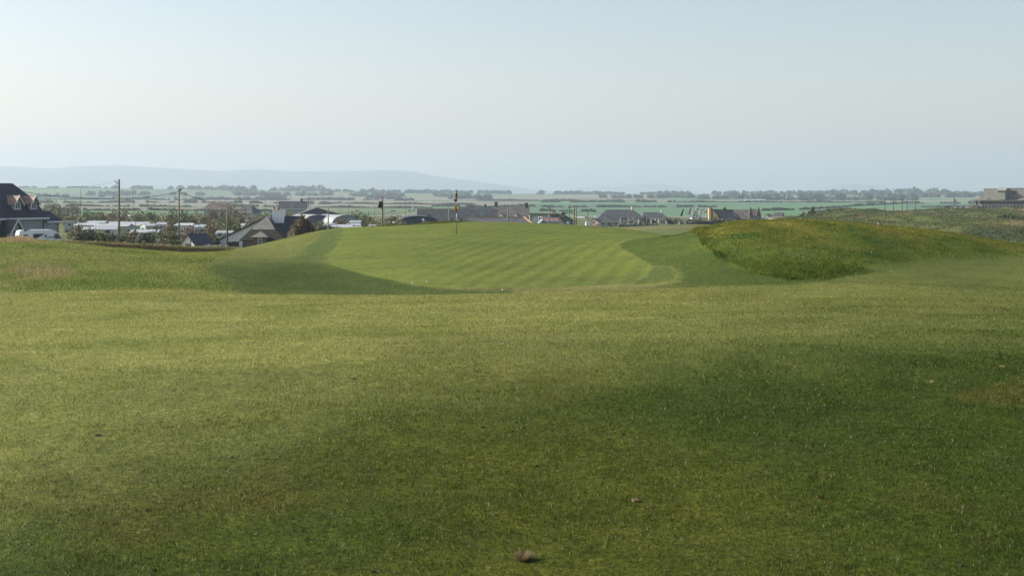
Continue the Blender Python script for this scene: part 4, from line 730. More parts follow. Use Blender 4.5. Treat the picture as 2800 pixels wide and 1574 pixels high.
for a in [(466,42,599,245,'red','round reddish shrub left of the second timber pole'), (224,22,601,310,'olive','small shrub between the back caravans'), (216,20,596,345,'yellow','yellow flowering shrub behind the long cream caravan'), (580,52,604,262,'red','spreading russet shrub above the garage'), (600,40,598,300,'olive','olive shrub behind the russet one'), (535,38,596,300,'brown','brown shrub right of the second timber pole'),
          (628,46,590,290,'green','green shrub left of the third timber pole'), (655,44,586,285,'olive','bushy olive shrub behind the third timber pole'), (690,50,588,262,'olive','pale olive shrub above the catslide roof'), (640,50,610,250,'dark','dark shrub under the third timber pole'), (612,30,618,240,'green','low green shrub by the dark flat roof'), (668,40,603,250,'green','green shrub touching the catslide roof'), (430,24,613,262,'dark','dark shrub at the end of the caravan row'), (936,44,589,300,'red','round russet shrub in front of the curved white shed'),
          (862,60,597,255,'olive','pale shrub between the palm tree and the white shed'), (900,46,601,262,'dark','dark shrub below the curved white shed'), (985,20,613,205,'red','small red bush on the far edge of the green'), (1000,16,616,203,'brown','small brown bush beside the short brown pole')]:
    bush(*a[:5], a[5], PG)
BG = 'trees and scrub behind the caravan park'
k = 0
for a in [(160,50,560,420,'olive','scrubby tree above the side wing of the blue grey house'), (150,60,545,560,'grey','grey leafless looking thicket left of the first far pole'), (195,50,553,520,'grey','second grey thicket beyond the park'), (205,50,575,400,'olive','scrub above the long dark lodge'), (240,50,572,390,'green','green scrub above the back caravans'), (275,50,570,400,'olive','olive scrub left of the tall timber pole'), (310,46,572,395,'brown','brown scrub behind the tall timber pole'), (345,50,566,410,'brown','brown thicket right of the tall timber pole'), (380,50,574,385,'olive','scrub above the street lamp'), (415,50,570,395,'green','green scrub right of the street lamp'),
          (455,46,578,370,'olive','scrub left of the dark tree by the second pole'), (500,50,563,350,'dark','dark dense tree behind the second timber pole'), (478,34,567,352,'dark','dark tree touching the second timber pole'), (520,36,583,330,'dark','dark low tree right of the second timber pole'), (545,50,576,360,'olive','olive tree right of the dark trees'), (575,52,568,380,'brown','brown green tree below the brown roofed bungalow'), (608,50,566,370,'olive','pale olive tree left of the grey roofed bungalow'), (640,52,558,390,'olive','tallest olive tree left of the grey roofed bungalow'), (672,46,572,360,'brown','brown tree in front of the grey roofed bungalow'), (705,46,580,340,'olive','olive tree left of the white chimney'), (735,50,578,350,'green','green tree behind the white chimney'),
          (790,60,575,380,'olive','scrub right of the white chimney'), (826,50,583,370,'green','green scrub in front of the low pitched barn'), (975,56,574,360,'olive','tall hedge right of the barn'), (1003,50,577,350,'green','green hedge left of the leaning pole'), (985,60,590,330,'dark','dark hedge right of the curved white shed'), (1030,60,592,320,'olive','pale feathery shrub left of the leaning pole'), (1062,46,584,340,'brown','brown shrub right of the leaning pole'), (1085,48,582,330,'dark','rounded dark tree left of the long dark building'), (1060,60,603,240,'grey','grey green shrub behind the green, right of the leaning pole'), (1090,50,597,260,'olive','olive shrub before the dark curved shed'),
          (1140,34,604,230,'red','russet shrub on the far edge of the green'), (1165,30,603,235,'red','second russet shrub on the far edge of the green'), (1508,46,606,225,'olive','low olive hedge right of the cream cottage'), (1540,40,607,225,'olive','low straw tinted hedge left of the thick timber pole'), (1578,26,611,220,'brown','brown bush right of the thick timber pole'), (1630,30,612,300,'red','low red brown bush before the pink white cottage'), (1683,18,606,300,'dark','small dark palm-like bush before the big bungalow'), (1673,12,614,290,'brown','tiny brown bush beside the dark one'), (1250,30,600,340,'brown','scrub under the long dark building')]:
    bush(*a[:5], a[5], BG)
bush(2205, 50, 577, 430, 'dark', 'dark left part of the thicket on the dunes', 'thicket on the dunes'); bush(2238, 60, 570, 436, 'grey', 'pale middle bush of the thicket on the dunes', 'thicket on the dunes'); bush(2272, 44, 573, 440, 'grey', 'pale rounded bush at the right end of the dune thicket', 'thicket on the dunes')
bush(2222, 10, 563, 432, 'dark', 'narrow dark tree rising from the dune thicket', 'thicket on the dunes', name='tree', cat='tree')
# wind-bitten hedge behind the stone wall
HP = ['at its left end', 'by the white garden arch', 'behind the two thin poles', 'where the path meets the wall', 'left of the first flag', 'under the flags', 'beneath the yellow gable', 'before the dark roof of the yellow house', 'under the small grey gable', 'before the brown slate roof', 'at the tall chimneys', 'at its right end']
for i, px_ in enumerate(np.linspace(1738, 2080, 12)):
    bush(float(px_), 44, float(np.interp(px_, [1700, 1760, 1830, 1900, 2080], [594, 592, 594, 593, 595]))+random.uniform(-1.5, 1.5), 305+i*9, 'blue' if i % 2 else 'grey', 'windswept hedge shrub behind the dark wall, '+HP[i], 'windswept hedge behind the stone wall', dens=1.0, base=614)
# ---- cordyline palms ----
def cordyline(px, pt, pb, Y, heads, label, hs=1.0):
    cx = xat(px, Y); gb = zat(pb, Y); H = zat(pt, Y)-gb; T = thing('palm_tree', (cx, Y, gb), label, 'palm tree'); tr = MB(); V = []; Cc = []
    for (dx, hf) in heads:
        x = dx*H*.5; h = H*hf-.7*hs; tr.tube([(x*.15, 0, 0), (x*.5, .05, h*.45), (x, 0, h)], [.2, .14, .11], 8)
        n = 330; d = rng.normal(0, 1, (n, 3)); d[:, 2] = d[:, 2]*.8+.15; d /= np.linalg.norm(d, axis=1)[:, None]; ln = rng.uniform(.7, 1.15, n)[:, None]*hs
        o = np.array((x, 0, h)); s = np.cross(d, [0, 0, 1.0]); s /= np.linalg.norm(s, axis=1)[:, None]+1e-6; s *= .045*hs*Y/200
        m_ = o+d*ln*.55+np.array((0, 0, .06)); e = o+d*ln; e[:, 2] -= .35*hs*np.clip(1-d[:, 2], 0, 2)
        V.append(np.stack([o-s*.5+0*d, o+s*.5+0*d, m_+s, m_-s, e], 1)); c = np.array((.115, .105, .04))*np.exp(rng.normal(0, .35, (n, 1))); dr = rng.uniform(0, 1, n) < .28; c[dr] = np.array((.24, .15, .09))*rng.uniform(.6, 1.2, (dr.sum(), 1)); Cc.append(np.repeat(c, 5, 0))
    tr.build('trunk', mat('palm_bark', (.13, .11, .09), .9, .3, 3), T, True); V = np.concatenate(V); n = len(V); b = (np.arange(n)*5)[:, None, None]; F_ = (np.array([[0,1,2],[0,2,3],[3,2,4]])[None]+b).reshape(-1, 3)
    npmesh('crown', V.reshape(-1, 3), F_, LEAF, np.concatenate(Cc), parent=T)
cordyline(826, 588, 662, 212, [(-.35, .80), (.02, 1.0), (.35, .84), (-.62, .6), (.6, .66), (0, .7), (-.2, .55)], 'big spiky palm tree in front of the dark slate roof', 1.25)
cordyline(812, 600, 668, 206, [(0, .8), (.3, .6)], 'smaller palm tree leaning left of the big one', 1.0)
cordyline(221, 596, 618, 330, [(0, 1)], 'little palm among the back caravans', .8)

# ---------------------------------------------------------------- poles and wires
def pole(px, pt, pb, Y, r, label, m=POLEM, arm=None, group='timber utility poles around the village', lean=0, extra=None):
    X = xat(px, Y); gb = min(gz(X, Y), zat(pb, Y)); H = zat(pt, Y)-gb; T = thing('utility_pole', (X, Y, gb), label, 'pole', 0, group); L_ = xat(px+lean, Y)-X
    MB().tube([(0, 0, -.2), (L_*.5, 0, H*.5), (L_, 0, H)], [r, r*.9, r*.75], 10).build('post', m, T, True)
    for (dz, w_) in (arm or []):
        MB().box(L_-w_/2, L_+w_/2, -.06, .06, H-dz-.06, H-dz+.06).build('crossarm', BLACK, T)
        for s in (-.45, 0, .45): MB().tube([(L_+s*w_, 0, H-dz+.06), (L_+s*w_, 0, H-dz+.3)], [.06, .04], 6).build('insulator', BLACK, T)
    if extra == 'bracket':
        MB().tube([(L_, 0, H-.5), (L_-.45, -.05, H-.35), (L_-.5, -.05, H-.1)], .035, 6).build('bracket', BLACK, T)
        for k in range(3): MB().tube([(L_-.25-.1*k, -.05, H-.5-.22*k), (L_-.25-.1*k, -.05, H-.32-.22*k)], .05, 6).build('insulator', BLACK, T)
    if extra == 'can':
        MB().tube([(L_-.28, -.1, H-1.25), (L_-.28, -.1, H-.55)], .2, 12).build('transformer', BLACK, T, True); MB().tube([(L_-.28, -.1, H-.55), (L_-.28, -.1, H-.35)], .05, 6).build('insulator', TRIM, T)
    if extra == 'top':
        MB().tube([(L_-.1, 0, H), (L_-.05, 0, H+.18), (L_+.35, 0, H+.02), (L_+.1, 0, H-.12)], .06, 6).build('fitting', BLACK, T)
    if extra == 'lamp':
        MB().tube([(L_, 0, H-.9), (L_-.4, -.1, H-.75), (L_-1.0, -.2, H-.8)], .04, 6).build('lamp_arm', BLACK, T); MB().box(L_-1.35, L_-.9, -.32, -.08, H-.92, H-.75).build('lamp_head', BLACK, T)
    if extra == 'side':
        MB().tube([(L_, 0, H-1.6), (L_+.7, -.1, H-1.5)], .035, 6).build('lamp_arm', BLACK, T)
    return T
pole(325.5, 490, 678, 178, .14, 'tall timber pole at the left, highest of all', extra='bracket')
pole(489.5, 521, 650, 205, .13, 'second timber pole, standing among the reddish bushes', extra='top')
pole(621, 555, 660, 212, .14, 'third timber pole, behind the bushes left of the white cottage', lean=1.5)
pole(1043.5, 536, 624, 150, .11, 'leaning pole with a black transformer can near its top', lean=2.8, extra='can')
pole(897.5, 570, 632, 200, .10, 'grey timber pole behind the left end of the green', POLEG)
pole(1007.5, 578, 624, 200, .08, 'short brown pole by the small red bush', lean=-.8)
pole(1227, 567, 608, 300, .14, 'grey pole in front of the long dark building', POLEG); pole(1223, 567, 608, 320, .06, 'thin dark pole touching the grey one before the long dark building', BLACK)
pole(1254, 561, 608, 330, .13, 'dark pole just right of the flagstick', BLACK)
pole(1389, 558, 608, 240, .11, 'timber pole in front of the hall with wires to both sides', POLEG)
pole(1391.5, 590, 608, 244, .06, 'short post beside the pole before the hall', BLACK)
pole(1501, 570, 614, 230, .11, 'half white half dark pole by the cream cottage', POLEG, extra='top')
pole(1512, 571, 606, 420, .1, 'thin pole behind the red brown shed roof', BLACK, extra='side'); pole(1540, 562, 606, 430, .12, 'thin dark pole at the corner of the sage green barn', BLACK, extra='side')
pole(1557, 560, 612, 430, .1, 'thin pole with a dark lantern left of the thick timber pole', BLACK, [(1.0, .9)]); pole(1570.5, 561, 618, 150, .095, 'thick timber pole, lit on its left side, at the back of the green', extra='lamp')
pole(1576.5, 563, 616, 330, .1, 'slim dark pole immediately right of the thick timber pole', BLACK, extra='side'); pole(1607.5, 576, 618, 300, .09, 'dark pole left of the pink white cottage', BLACK, extra='side')
pole(1655, 576, 619, 300, .06, 'thin pale pole in front of the big bungalow', POLEG); pole(1728, 589, 618, 260, .05, 'thin post right of the white garden arch', POLEG); pole(1768, 588, 619, 280, .05, 'thin post with a dark sign at the hedge', POLEG)
pole(1743, 570, 600, 520, .06, 'faint aerial mast over the big bungalow roof', POLEG)
FARP = [(129,542,577,520,[(.2,1.8)],'with a wide crossarm above the side wing'), (176,538,575,520,None,'with no crossarm, right of the crossarm pole'), (220.5,514,590,430,None,'tall and pale, standing between the two grey thickets'), (137,529,548,900,None,'tiny and faint above the first thicket'), (349.5,544,590,450,[(.2,1.2)],'with a small crossarm right of the tall pole'), (363.5,519,590,430,None,'slim and tall, right of the tall timber pole'), (403,537,592,380,[(.2,1.1),(1.2,.9)],'with two small arms beyond the street lamp'), (420.5,535,566,600,None,'thin and grey between the fields and the scrub'), (462,560,590,400,None,'short, left of the second timber pole'), (506.5,528,572,450,[(.4,.7)],'thin, just right of the second timber pole'),
        (464,545,556,800,None,'very faint above the short one'), (619,556,640,300,None,'thin, touching the third timber pole'), (640.5,540,592,400,None,'dark, right of the third timber pole'), (652,531,575,480,None,'thin and tall above the grey roofed bungalow'), (726,546,576,560,[(2.0,.5)],'thin, left of the white chimney'), (797,536,582,480,None,'slender, in front of the large grey house'), (848.5,540,574,420,None,'dark, above the ridge of the low barn'), (844,541,574,430,[(.6,.6),(1.6,.5)],'laddered, beside the dark pole over the barn'), (929,550,578,520,[(.2,1.6)],'with a wide crossarm right of the barn'), (952.5,538,578,470,None,'slim and tall, right of the crossarm pole by the barn'), (1050,560,588,470,None,'faint, right of the leaning pole'), (1108.5,541,590,430,None,'thin and dark, left of the long dark building'), (1024,570,600,400,None,'faint, left of the leaning pole'), (1734,583,600,380,None,'faint, beside the garden arch'), (1635,583,596,480,None,'bent topped, above the pink white cottage')]
for (a, b, c, d, e, f) in FARP: pole(a, b, c, d, .085 if d < 600 else .1, 'far pole '+f, POLEG if d > 440 else POLEM, e)
def wire(pts, r, label, sag=0):
    """cable hung through points given as photo column, row and distance"""
    W_ = [P(*p) for p in pts]; out = []
    for a, b in zip(W_[:-1], W_[1:]):
        for k in range(8): t_ = k/8; q = a.lerp(b, t_); q.z -= sag*4*t_*(1-t_); out.append(q)
    out.append(W_[-1]); return tag(MB().tube(out, r, 5).build('cable', mat('cable', (.025, .028, .03), .6, .1)), label, 'cable', 'overhead cables')
wire([(20,514,210),(180,511,195),(319,495,178)], .016, 'thin upper cable from the left to the top of the tall timber pole', .25)
wire([(64,524,185),(180,538,186),(310,542.5,190),(400,538,198),(489,524,205)], .028, 'thick cable sagging from the blue grey house to the second pole', .1)
wire([(491,524,205),(550,545,208),(605,560,212),(622,562,213)], .028, 'cable from the second to the third timber pole', .1)
wire([(622,566,213),(670,576,216),(738,583,225)], .02, 'cable from the third timber pole to the white chimney', .05)
wire([(105,561,240),(200,573,240),(330,589,240),(420,598,240)], .022, 'upper of two low cables crossing above the caravans', .1)
wire([(105,570,240),(180,574,240),(330,596,240),(400,604,240)], .022, 'lower of two low cables crossing above the caravans', .1)
wire([(1577,565,330),(1640,582,300),(1695,597,310)], .03, 'cable running down from the slim dark pole to the big bungalow', .2)
wire([(1389,560,240),(1372,570,240),(1357,578,240)], .018, 'short cable left of the pole before the hall'); wire([(1389,560,240),(1410,572,250),(1440,580,260)], .018, 'short cable right of the pole before the hall')
wire([(1501,572,230),(1480,580,250),(1455,584,280)], .018, 'cable from the half white pole to the cream cottage'); wire([(1254,563,330),(1275,572,345),(1290,578,350)], .02, 'cable from the dark pole to the long dark building')
wire([(506,555,450),(600,548,430),(640,541,400),(726,556,560),(797,540,480)], .03, 'faint far cable over the trees between thin poles', .3); wire([(1007,580,200),(1012,592,202),(1018,600,205)], .012, 'thin cable hanging down from the short brown pole')
# ---- street lamps ----
def lamp(px, pt, pb, Y, label, dr=-1):
    X = xat(px, Y); b = min(gz(X, Y), zat(pb, Y)); H = zat(pt, Y)-b; T = thing('street_lamp', (X, Y, b), label, 'street lamp', 0, 'street lamps in the caravan park'); MB().tube([(0, 0, 0), (0, 0, H-.2), (dr*.25, 0, H), (dr*.9, 0, H)], [.07, .05, .04, .04], 8).build('post', POLEG, T, True)
    q = MB().tube([(dr*.8, 0, H), (dr*1.1, 0, H+.02), (dr*1.5, 0, H-.03)], [.1, .16, .08], 8); q.build('lamp_head', POLEW, T, True)
lamp(371, 590, 612, 280, 'street lamp with a white head above the long caravans'); lamp(547, 614, 640, 240, 'street lamp between the reddish bushes'); lamp(922, 614, 626, 230, 'street lamp over the caravans left of the green'); lamp(1096, 608, 620, 260, 'street lamp at the dark curved shed'); lamp(1116, 570, 620, 300, 'tall street lamp left of the long dark building', 1); lamp(1538, 577, 606, 330, 'curved street lamp by the sage green barn')
def dish(px, py, Y, r, label):
    q = MB(); n = 14; vs = [(0, .12, 0)]+[(r*math.cos(2*math.pi*k/n), 0, r*math.sin(2*math.pi*k/n)) for k in range(n)]; q.add(vs, [(0, k+1, (k+1) % n+1) for k in range(n)]); vs2 = [(0, .16, 0)]+[(r*math.cos(2*math.pi*k/n), .04, r*math.sin(2*math.pi*k/n)) for k in range(n)]; q.add(vs2, [(0, (k+1) % n+1, k+1) for k in range(n)])
    q.tube([(0, .14, 0), (0, .3, -.5)], .03, 6); q.tube([(0, .1, -r*.8), (0, -.35, 0)], .015, 5); o = q.build('satellite_dish', POLEW); o.location = P(px, py, Y); o.rotation_euler = (R(-25), 0, R(20)); tag(o, label, 'satellite dish')
dish(674, 602, 262, .3, 'white satellite dish above the catslide roof'); dish(1157, 600, 296, .3, 'white satellite dish on the dark curved shed'); dish(1553, 609, 230, .25, 'small white dish behind the straw tinted hedge'); dish(1251, 603, 300, .35, 'white dish beside the dark pole by the flagstick')
# ---- fence posts on the bank, stone wall ----
for px_, pt, pb, lab in ((228,664,676,'below the dark bush'), (289,664,674,'under the yellow flowering bush'), (345,666,681,'right of the tall timber pole'), (405,664,678,'in the middle of the bank'), (465,661,680,'left of the garage'), (521,656,681,'before the garage gable')):
    o = MB().tube([(0, 0, -.5), (0, 0, (pb-pt)*150/F)], .055, 8).build('fence_post', BLACK, None, True); o.location = P(px_, pb, 150); tag(o, 'thin dark fence post '+lab, 'fence post', 'fence posts on the earth bank')
def bank():
    xs = np.linspace(20, 640, 160); V = []; Cc = []
    top = np.interp(xs, [20, 60, 150, 300, 450, 560, 640], [657, 659, 661, 667, 674, 679, 680]); bot = np.interp(xs, [20, 300, 420, 640], [672, 684, 694, 696]); 
    for j, (dy, f, c) in enumerate([(3.5, -.6, (.12,.12,.05)), (1.6, 0.02, (.30,.28,.12)), (.4, 0, (.32,.29,.13)), (0, .22, (.13,.10,.06)), (-.1, .5, (.085,.065,.04)), (-.25, .8, (.10,.085,.045)), (-.5, 1.2, (.13,.11,.05))]):  # sunlit top painted pale; face of dead brown grass darkened as shade
        Y = 149+dy+.3*fbm(xs/30, xs*0+j, 3, 5); py = top+(bot-top)*max(f, 0)+.8*fbm(xs/9, xs*0+j*3, 3, 9); X = (xs-1400)*Y/F; Z = EYE-(py-HZ)*149/F+(-1.5 if f < 0 else 0); V.append(np.stack([X, Y, Z], -1)); Cc.append(np.array(c)[None]*np.exp(.35*fbm(xs/6, xs*0+j*7, 3, 2))[:, None])
    V = np.array(V); n = len(xs); ix = np.arange(7*n).reshape(7, n); q = np.stack([ix[:-1, :-1], ix[1:, :-1], ix[1:, 1:], ix[:-1, 1:]], -1).reshape(-1, 4)
    o = npmesh('earth_bank', V.reshape(-1, 3), q, TURF, np.array(Cc).reshape(-1, 3), k=4, smooth=True); tag(o, 'long earth bank with brown face painted in shade below the garden bushes', 'bank')
bank()
n = 16000; px_ = rng.uniform(20, 640, n); t_ = rng.uniform(0, 1, n); top = np.interp(px_, [20, 60, 150, 300, 450, 560, 640], [657, 659, 661, 667, 674, 679, 680]); X = xat(px_, 149); Y = 149.6-1.2*t_; Zb = EYE-(top+t_*14-HZ)*149/F; c = np.where(t_[:, None] < .38, np.array((.34,.31,.14)), np.array((.13,.10,.055)))*rng.uniform(.5, 1.3, (n, 1))  # blade tint paints the lit top pale and the shaded face brown
blades('grass', X, Y, rng.uniform(.12, .4, n), rng.uniform(.03, .07, n), .5, c, BLADE, 'dry grass hanging over the earth bank', Z=Zb)
def wall_run(pts, h, m, label, name='stone_wall', th_=.5, seed=3):
    V = []; r_ = random.Random(seed); W_ = []
    for (a, b) in zip(pts[:-1], pts[1:]):
        for k in range(24): t_ = k/24; W_.append([a[i]+(b[i]-a[i])*t_ for i in range(3)])
    W_.append(pts[-1]); q = MB()
    for (px, py, Y), (qx, qy, Y2) in zip(W_[:-1], W_[1:]):
        A_ = P(px, py, Y); B_ = P(qx, qy, Y2); hh = h*r_.uniform(.85, 1.15); d = (B_-A_); n_ = Vector((-d.y, d.x, 0)).normalized()*th_/2; z = Vector((0, 0, 1))
        q.add([A_-n_-z*.6, B_-n_-z*.6, B_+n_-z*.6, A_+n_-z*.6, A_-n_*.8+z*hh, B_-n_*.8+z*hh, B_+n_*.8+z*hh, A_+n_*.8+z*hh], [(3,2,1,0),(4,5,6,7),(0,1,5,4),(1,2,6,5),(2,3,7,6),(3,0,4,7)])
    return tag(q.build(name, m), label, 'wall')
WS = tiles('dry_stone', (.10, .10, .105), .35, .7, .3, .9, .5)
wall_run([(1855,618,262),(1905,615,268),(1960,611.5,272),(2030,612,275),(2085,613.5,278),(2110,612,280)], .55, WS, 'dark dry stone wall below the yellow house')
wall_run([(1690,620,240),(1710,620,240),(1760,620,242),(1800,620.5,245)], .5, tiles('rubble', (.26, .26, .25), .4, .5, .3, .9, .5), 'pale rubble wall below the hedge, right of the white garden arch')
wall_run([(1795,620.5,246),(1830,617,252),(1858,616,262)], .12, mat('path_edge', (.16, .14, .13), .9, .2, 1), 'low dark edging where the path bends along the wall')
# garden shrubs posts in hedge
for k, (px_, pt) in enumerate([(1746,600),(1781,600),(1800,598),(1822,604),(1873,608),(1858,606)]):
    o = MB().tube([(0, 0, -.4), (.05*(-1)**k, 0, (619-pt)*255/F)], .045, 6).build('garden_post', POLEW, None, True); o.location = P(px_, 619, 255); tag(o, 'pale slender post in the windswept hedge, '+['left of the dark signpost', 'right of the dark signpost', 'third along', 'where the hedge turns', 'below the first flag', 'slightly leaning'][k], 'post', 'pale posts in the hedge')

def clothmat(name, col):
    if name in MC: return MC[name]
    m, t, p = newmat(name); tr = N(t, 'ShaderNodeBsdfTranslucent'); ms = N(t, 'ShaderNodeMixShader'); ms.inputs[0].default_value = .5; p.inputs['Base Color'].default_value = (*col, 1); tr.inputs[0].default_value = (*col, 1); p.inputs['Roughness'].default_value = .85
    t.links.new(p.outputs[0], ms.inputs[1]); t.links.new(tr.outputs[0], ms.inputs[2]); t.links.new(ms.outputs[0], t.nodes['Material Output'].inputs['Surface']); MC[name] = m; return m
# ---------------------------------------------------------------- flagstick, balls, turf details
Yf = 75.5; fz = gz(xat(1249, Yf), Yf); FS = thing('flagstick', (xat(1249, Yf), Yf, fz), 'flagstick with a white and maroon flag standing in the green', 'flagstick'); Hf = zat(519, Yf)-fz; u = (Hf)/123; zz = lambda py: (642-py)*u; fx = lambda px: (px-1249)*Yf/F
for nm, a, b, m_, r_ in (('lower_pole', 645, 601, BLACK, .019), ('white_band', 601, 584, POLEW, .019), ('middle_pole', 584, 560, BLACK, .018), ('upper_pole', 560, 524, POLEW, .016), ('finial', 524, 519, BLACK, .036)): MB().tube([(fx(1249.3-(645-a)*.013), 0, zz(a)), (fx(1249.3-(645-b)*.013), 0, zz(b))], r_, 10).build(nm, m_, FS, True)
def cloth(name, out, m, parent, y=-.03, folds=5, amp=.035):
    """hanging cloth between a left and right outline, rows from top to bottom, with folds"""
    V = []; nx = 13
    for (xl, xr, z) in out:
        for k in range(nx): t_ = k/(nx-1); V.append((xl+(xr-xl)*t_, y+amp*math.sin(t_*folds*math.pi+z*3), z))
    f = [(i*nx+k, i*nx+k+1, (i+1)*nx+k+1, (i+1)*nx+k) for i in range(len(out)-1) for k in range(nx-1)]
    n0 = len(V); V2 = [(a, b+.006, c) for a, b, c in V]; f2 = [tuple(n0+j for j in reversed(q)) for q in f]; q = MB(); q.add(V+V2, f+f2); return q.build(name, m, parent, True)
fo = lambda L_: [(fx(a), fx(b), zz(c)) for a, b, c in L_]
fl = cloth('flag', fo([(1247.5,1250,523),(1246,1250,528),(1243.5,1250.3,534),(1241,1250,540),(1240,1250,545),(1241,1250,548)]), clothmat('flag_white', (.8, .78, .73)), FS)
cloth('flag_panel', fo([(1246.6,1250.5,528),(1245,1250.6,533),(1244.5,1250.5,539),(1246,1249.6,541)]), mat('flag_maroon', (.10, .035, .04), .8, .2, 8), fl, y=-.065)
cloth('flag_hem', fo([(1240.6,1250.6,546),(1241.5,1250.4,549),(1243.5,1247,552)]), mat('flag_hem_dark', (.06, .06, .065), .8, .2, 8), fl, y=-.05)
cloth('pin_flag', fo([(1244.5,1248,564),(1241.5,1248.2,569),(1240.5,1248,573),(1241.5,1245.5,577)]), clothmat('flag_yellow', (.8, .5, .03)), FS)
MB().tube([(0, 0, .004), (0, 0, -.1)], .054, 16).build('hole_cup', BLACK, FS)
for px_, py, Yb_, lab in ((1127, 773, 47.5, 'white golf ball, left of the pair at the front edge of the green'), (1167, 771, 48, 'white golf ball, right of the pair at the front edge of the green'), (1374, 793, 45.3, 'white golf ball on the fringe below the flagstick')):
    import bmesh
    Yb_ = min(np.linspace(43, 52, 181), key=lambda y: abs(HZ+(EYE-gz(xat(px_, y), y))*F/y-py-1))
    bm = bmesh.new(); bmesh.ops.create_icosphere(bm, subdivisions=4, radius=.0235)
    for v in bm.verts: v.co *= 1-.012*(math.sin(v.co.x*600)*math.sin(v.co.y*600)*math.sin(v.co.z*600) > .25)
    me = bpy.data.meshes.new('golf_ball'); bm.to_mesh(me); bm.free(); me.polygons.foreach_set('use_smooth', [True]*len(me.polygons)); me.materials.append(mat('ball_white', (.85, .85, .83), .3, .02, 5)); o = bpy.data.objects.new('golf_ball', me); C.objects.link(o)
    x_ = xat(px_, Yb_); o.location = (x_, Yb_, gz(x_, Yb_)+.026); tag(o, lab, 'golf ball', 'golf balls near the green')
def ground_at(px, py):
    y = 5.0
    while y < 120:
        if HZ+(EYE-gz(xat(px, y), y))*F/y <= py: break
        y *= 1.004
    return xat(px, y), y
DIV = [(1738,1372,15,'sandy divot hole in the lower right of the fairway','sand'), (1318,1168,9,'small red brown divot left of centre','soil'), (1428,1170,6,'faint divot beside the red brown one','soil'), (630,1252,8,'orange divot in the middle left of the fairway','sand'), (400,1397,9,'brown divot low on the left','soil'), (268,1191,10,'dark scrape high on the left','dark'), (1352,1411,7,'small sandy divot left of the dry clump','sand'), (420,1563,9,'dark hole at the bottom left edge','dark'), (1020,1566,9,'dark divot at the bottom left of centre','dark'), (2742,1003,12,'pale divot near the right edge','sand'), (2550,1046,10,'pale divot left of the one near the right edge','sand'), (2378,911,8,'tiny dark divot high on the right','dark'), (2290,1075,7,'small dark divot right of centre','dark'), (2240,1362,11,'broken brown divot low on the right','soil'), (1702,1188,7,'reddish divot above the sandy hole','soil'), (1467,1274,6,'small dark hole below the fairway middle','dark'), (2625,1550,9,'dark crumbs at the bottom right','dark'), (2150,1535,9,'brown crumbs at the bottom, right of centre','soil'), (965,1036,14,'worn reddish patch above the left centre','soil')]
dm = {'sand': mat('divot_sand', (.14, .105, .05), .95, .35, 60, bump=.5), 'soil': SOIL, 'dark': mat('divot_dark', (.04, .025, .018), .95, .4, 60, bump=.5)}
for (px_, py, wpx, lab, kd) in DIV:
    wpx *= .72
    x_, y_ = ground_at(px_, py); r_ = wpx*y_/F; n = 18; V = [(0, 0, .006)]; rr = random.Random(px_)
    for ring, (f, z) in enumerate(((.5, .004), (.85, .010), (1.15, -.008))):
        for k in range(n): a = 2*math.pi*k/n; q_r = r_*f*rr.uniform(.72, 1.25); V.append((q_r*math.cos(a), q_r*math.sin(a)*1.5, z*rr.uniform(.7, 1.3)))
    f = [(0, 1+k, 1+(k+1) % n) for k in range(n)]+[(1+j*n+k, 1+(j+1)*n+k, 1+(j+1)*n+(k+1) % n, 1+j*n+(k+1) % n) for j in range(2) for k in range(n)]
    o = MB().add(V, f).build('divot', dm[kd], None, True); o.location = (x_, y_, gz(x_, y_)-.001); tag(o, lab, 'divot', 'divots in the fairway')
x_, y_ = ground_at(1432, 1535); n = 900; a = rng.uniform(0, 2*np.pi, n); r_ = .028*np.sqrt(rng.uniform(0, 1, n)); X = r_*np.cos(a); Y = r_*np.sin(a); el = rng.uniform(.5, 1.4, n); L_ = rng.uniform(.025, .06, n)
d = np.stack([np.cos(a)*np.cos(el), np.sin(a)*np.cos(el), np.sin(el)], -1); s = np.stack([-np.sin(a), np.cos(a), 0*a], -1)*.0014; b = np.stack([X, Y, 0*X], -1); V = np.stack([b-s, b+s, b+d*L_[:, None]], 1); c = np.array((.30, .235, .13))*rng.uniform(.4, 1.2, (n, 1))
o = npmesh('grass_clump', V.reshape(-1, 3), np.arange(3*n).reshape(n, 3), BLADE, np.repeat(c, 3, 0)); o.location = (x_, y_, gz(x_, y_)); tag(o, 'dry straw coloured grass clump casting a shadow at the bottom centre', 'grass clump')
# small white flowers on the mound
n = 190; cl_ = [(2020,648,14,8),(2120,637,40,16),(2215,690,28,10),(2190,700,12,8),(2320,690,30,10),(2260,705,60,14),(1985,660,30,14),(2350,740,40,8)]; PX = []; 
for (a, b, sx, sy) in cl_:
    for k in range(n//len(cl_)): PX.append((random.gauss(a, sx), random.gauss(b, sy)))
V = []; 
for (px_, py) in PX:
    y = 47.0
    while y < 72 and HZ+(EYE-float(base_z(np.array([xat(px_, y)]), np.array([y]))[0]))*F/y > py: y += .12
    if y < 71: V.append((xat(px_, y), y, gz(xat(px_, y), y)+.07))
V = np.array(V); r_ = rng.uniform(.009, .02, len(V))[:, None]; e = lambda a: r_*np.array([[math.cos(a), .3*math.sin(a), math.sin(a)]]); W_ = np.stack([V+e(2*math.pi*k/5) for k in range(5)], 1)
o = npmesh('flowers', W_.reshape(-1, 3), np.arange(5*len(V)).reshape(-1, 5), mat('petal', (.62, .55, .36), .7, .1, 3), None, k=5); tag(o, 'tiny white flowers dotted over the mound', 'flowers', None, 'stuff')

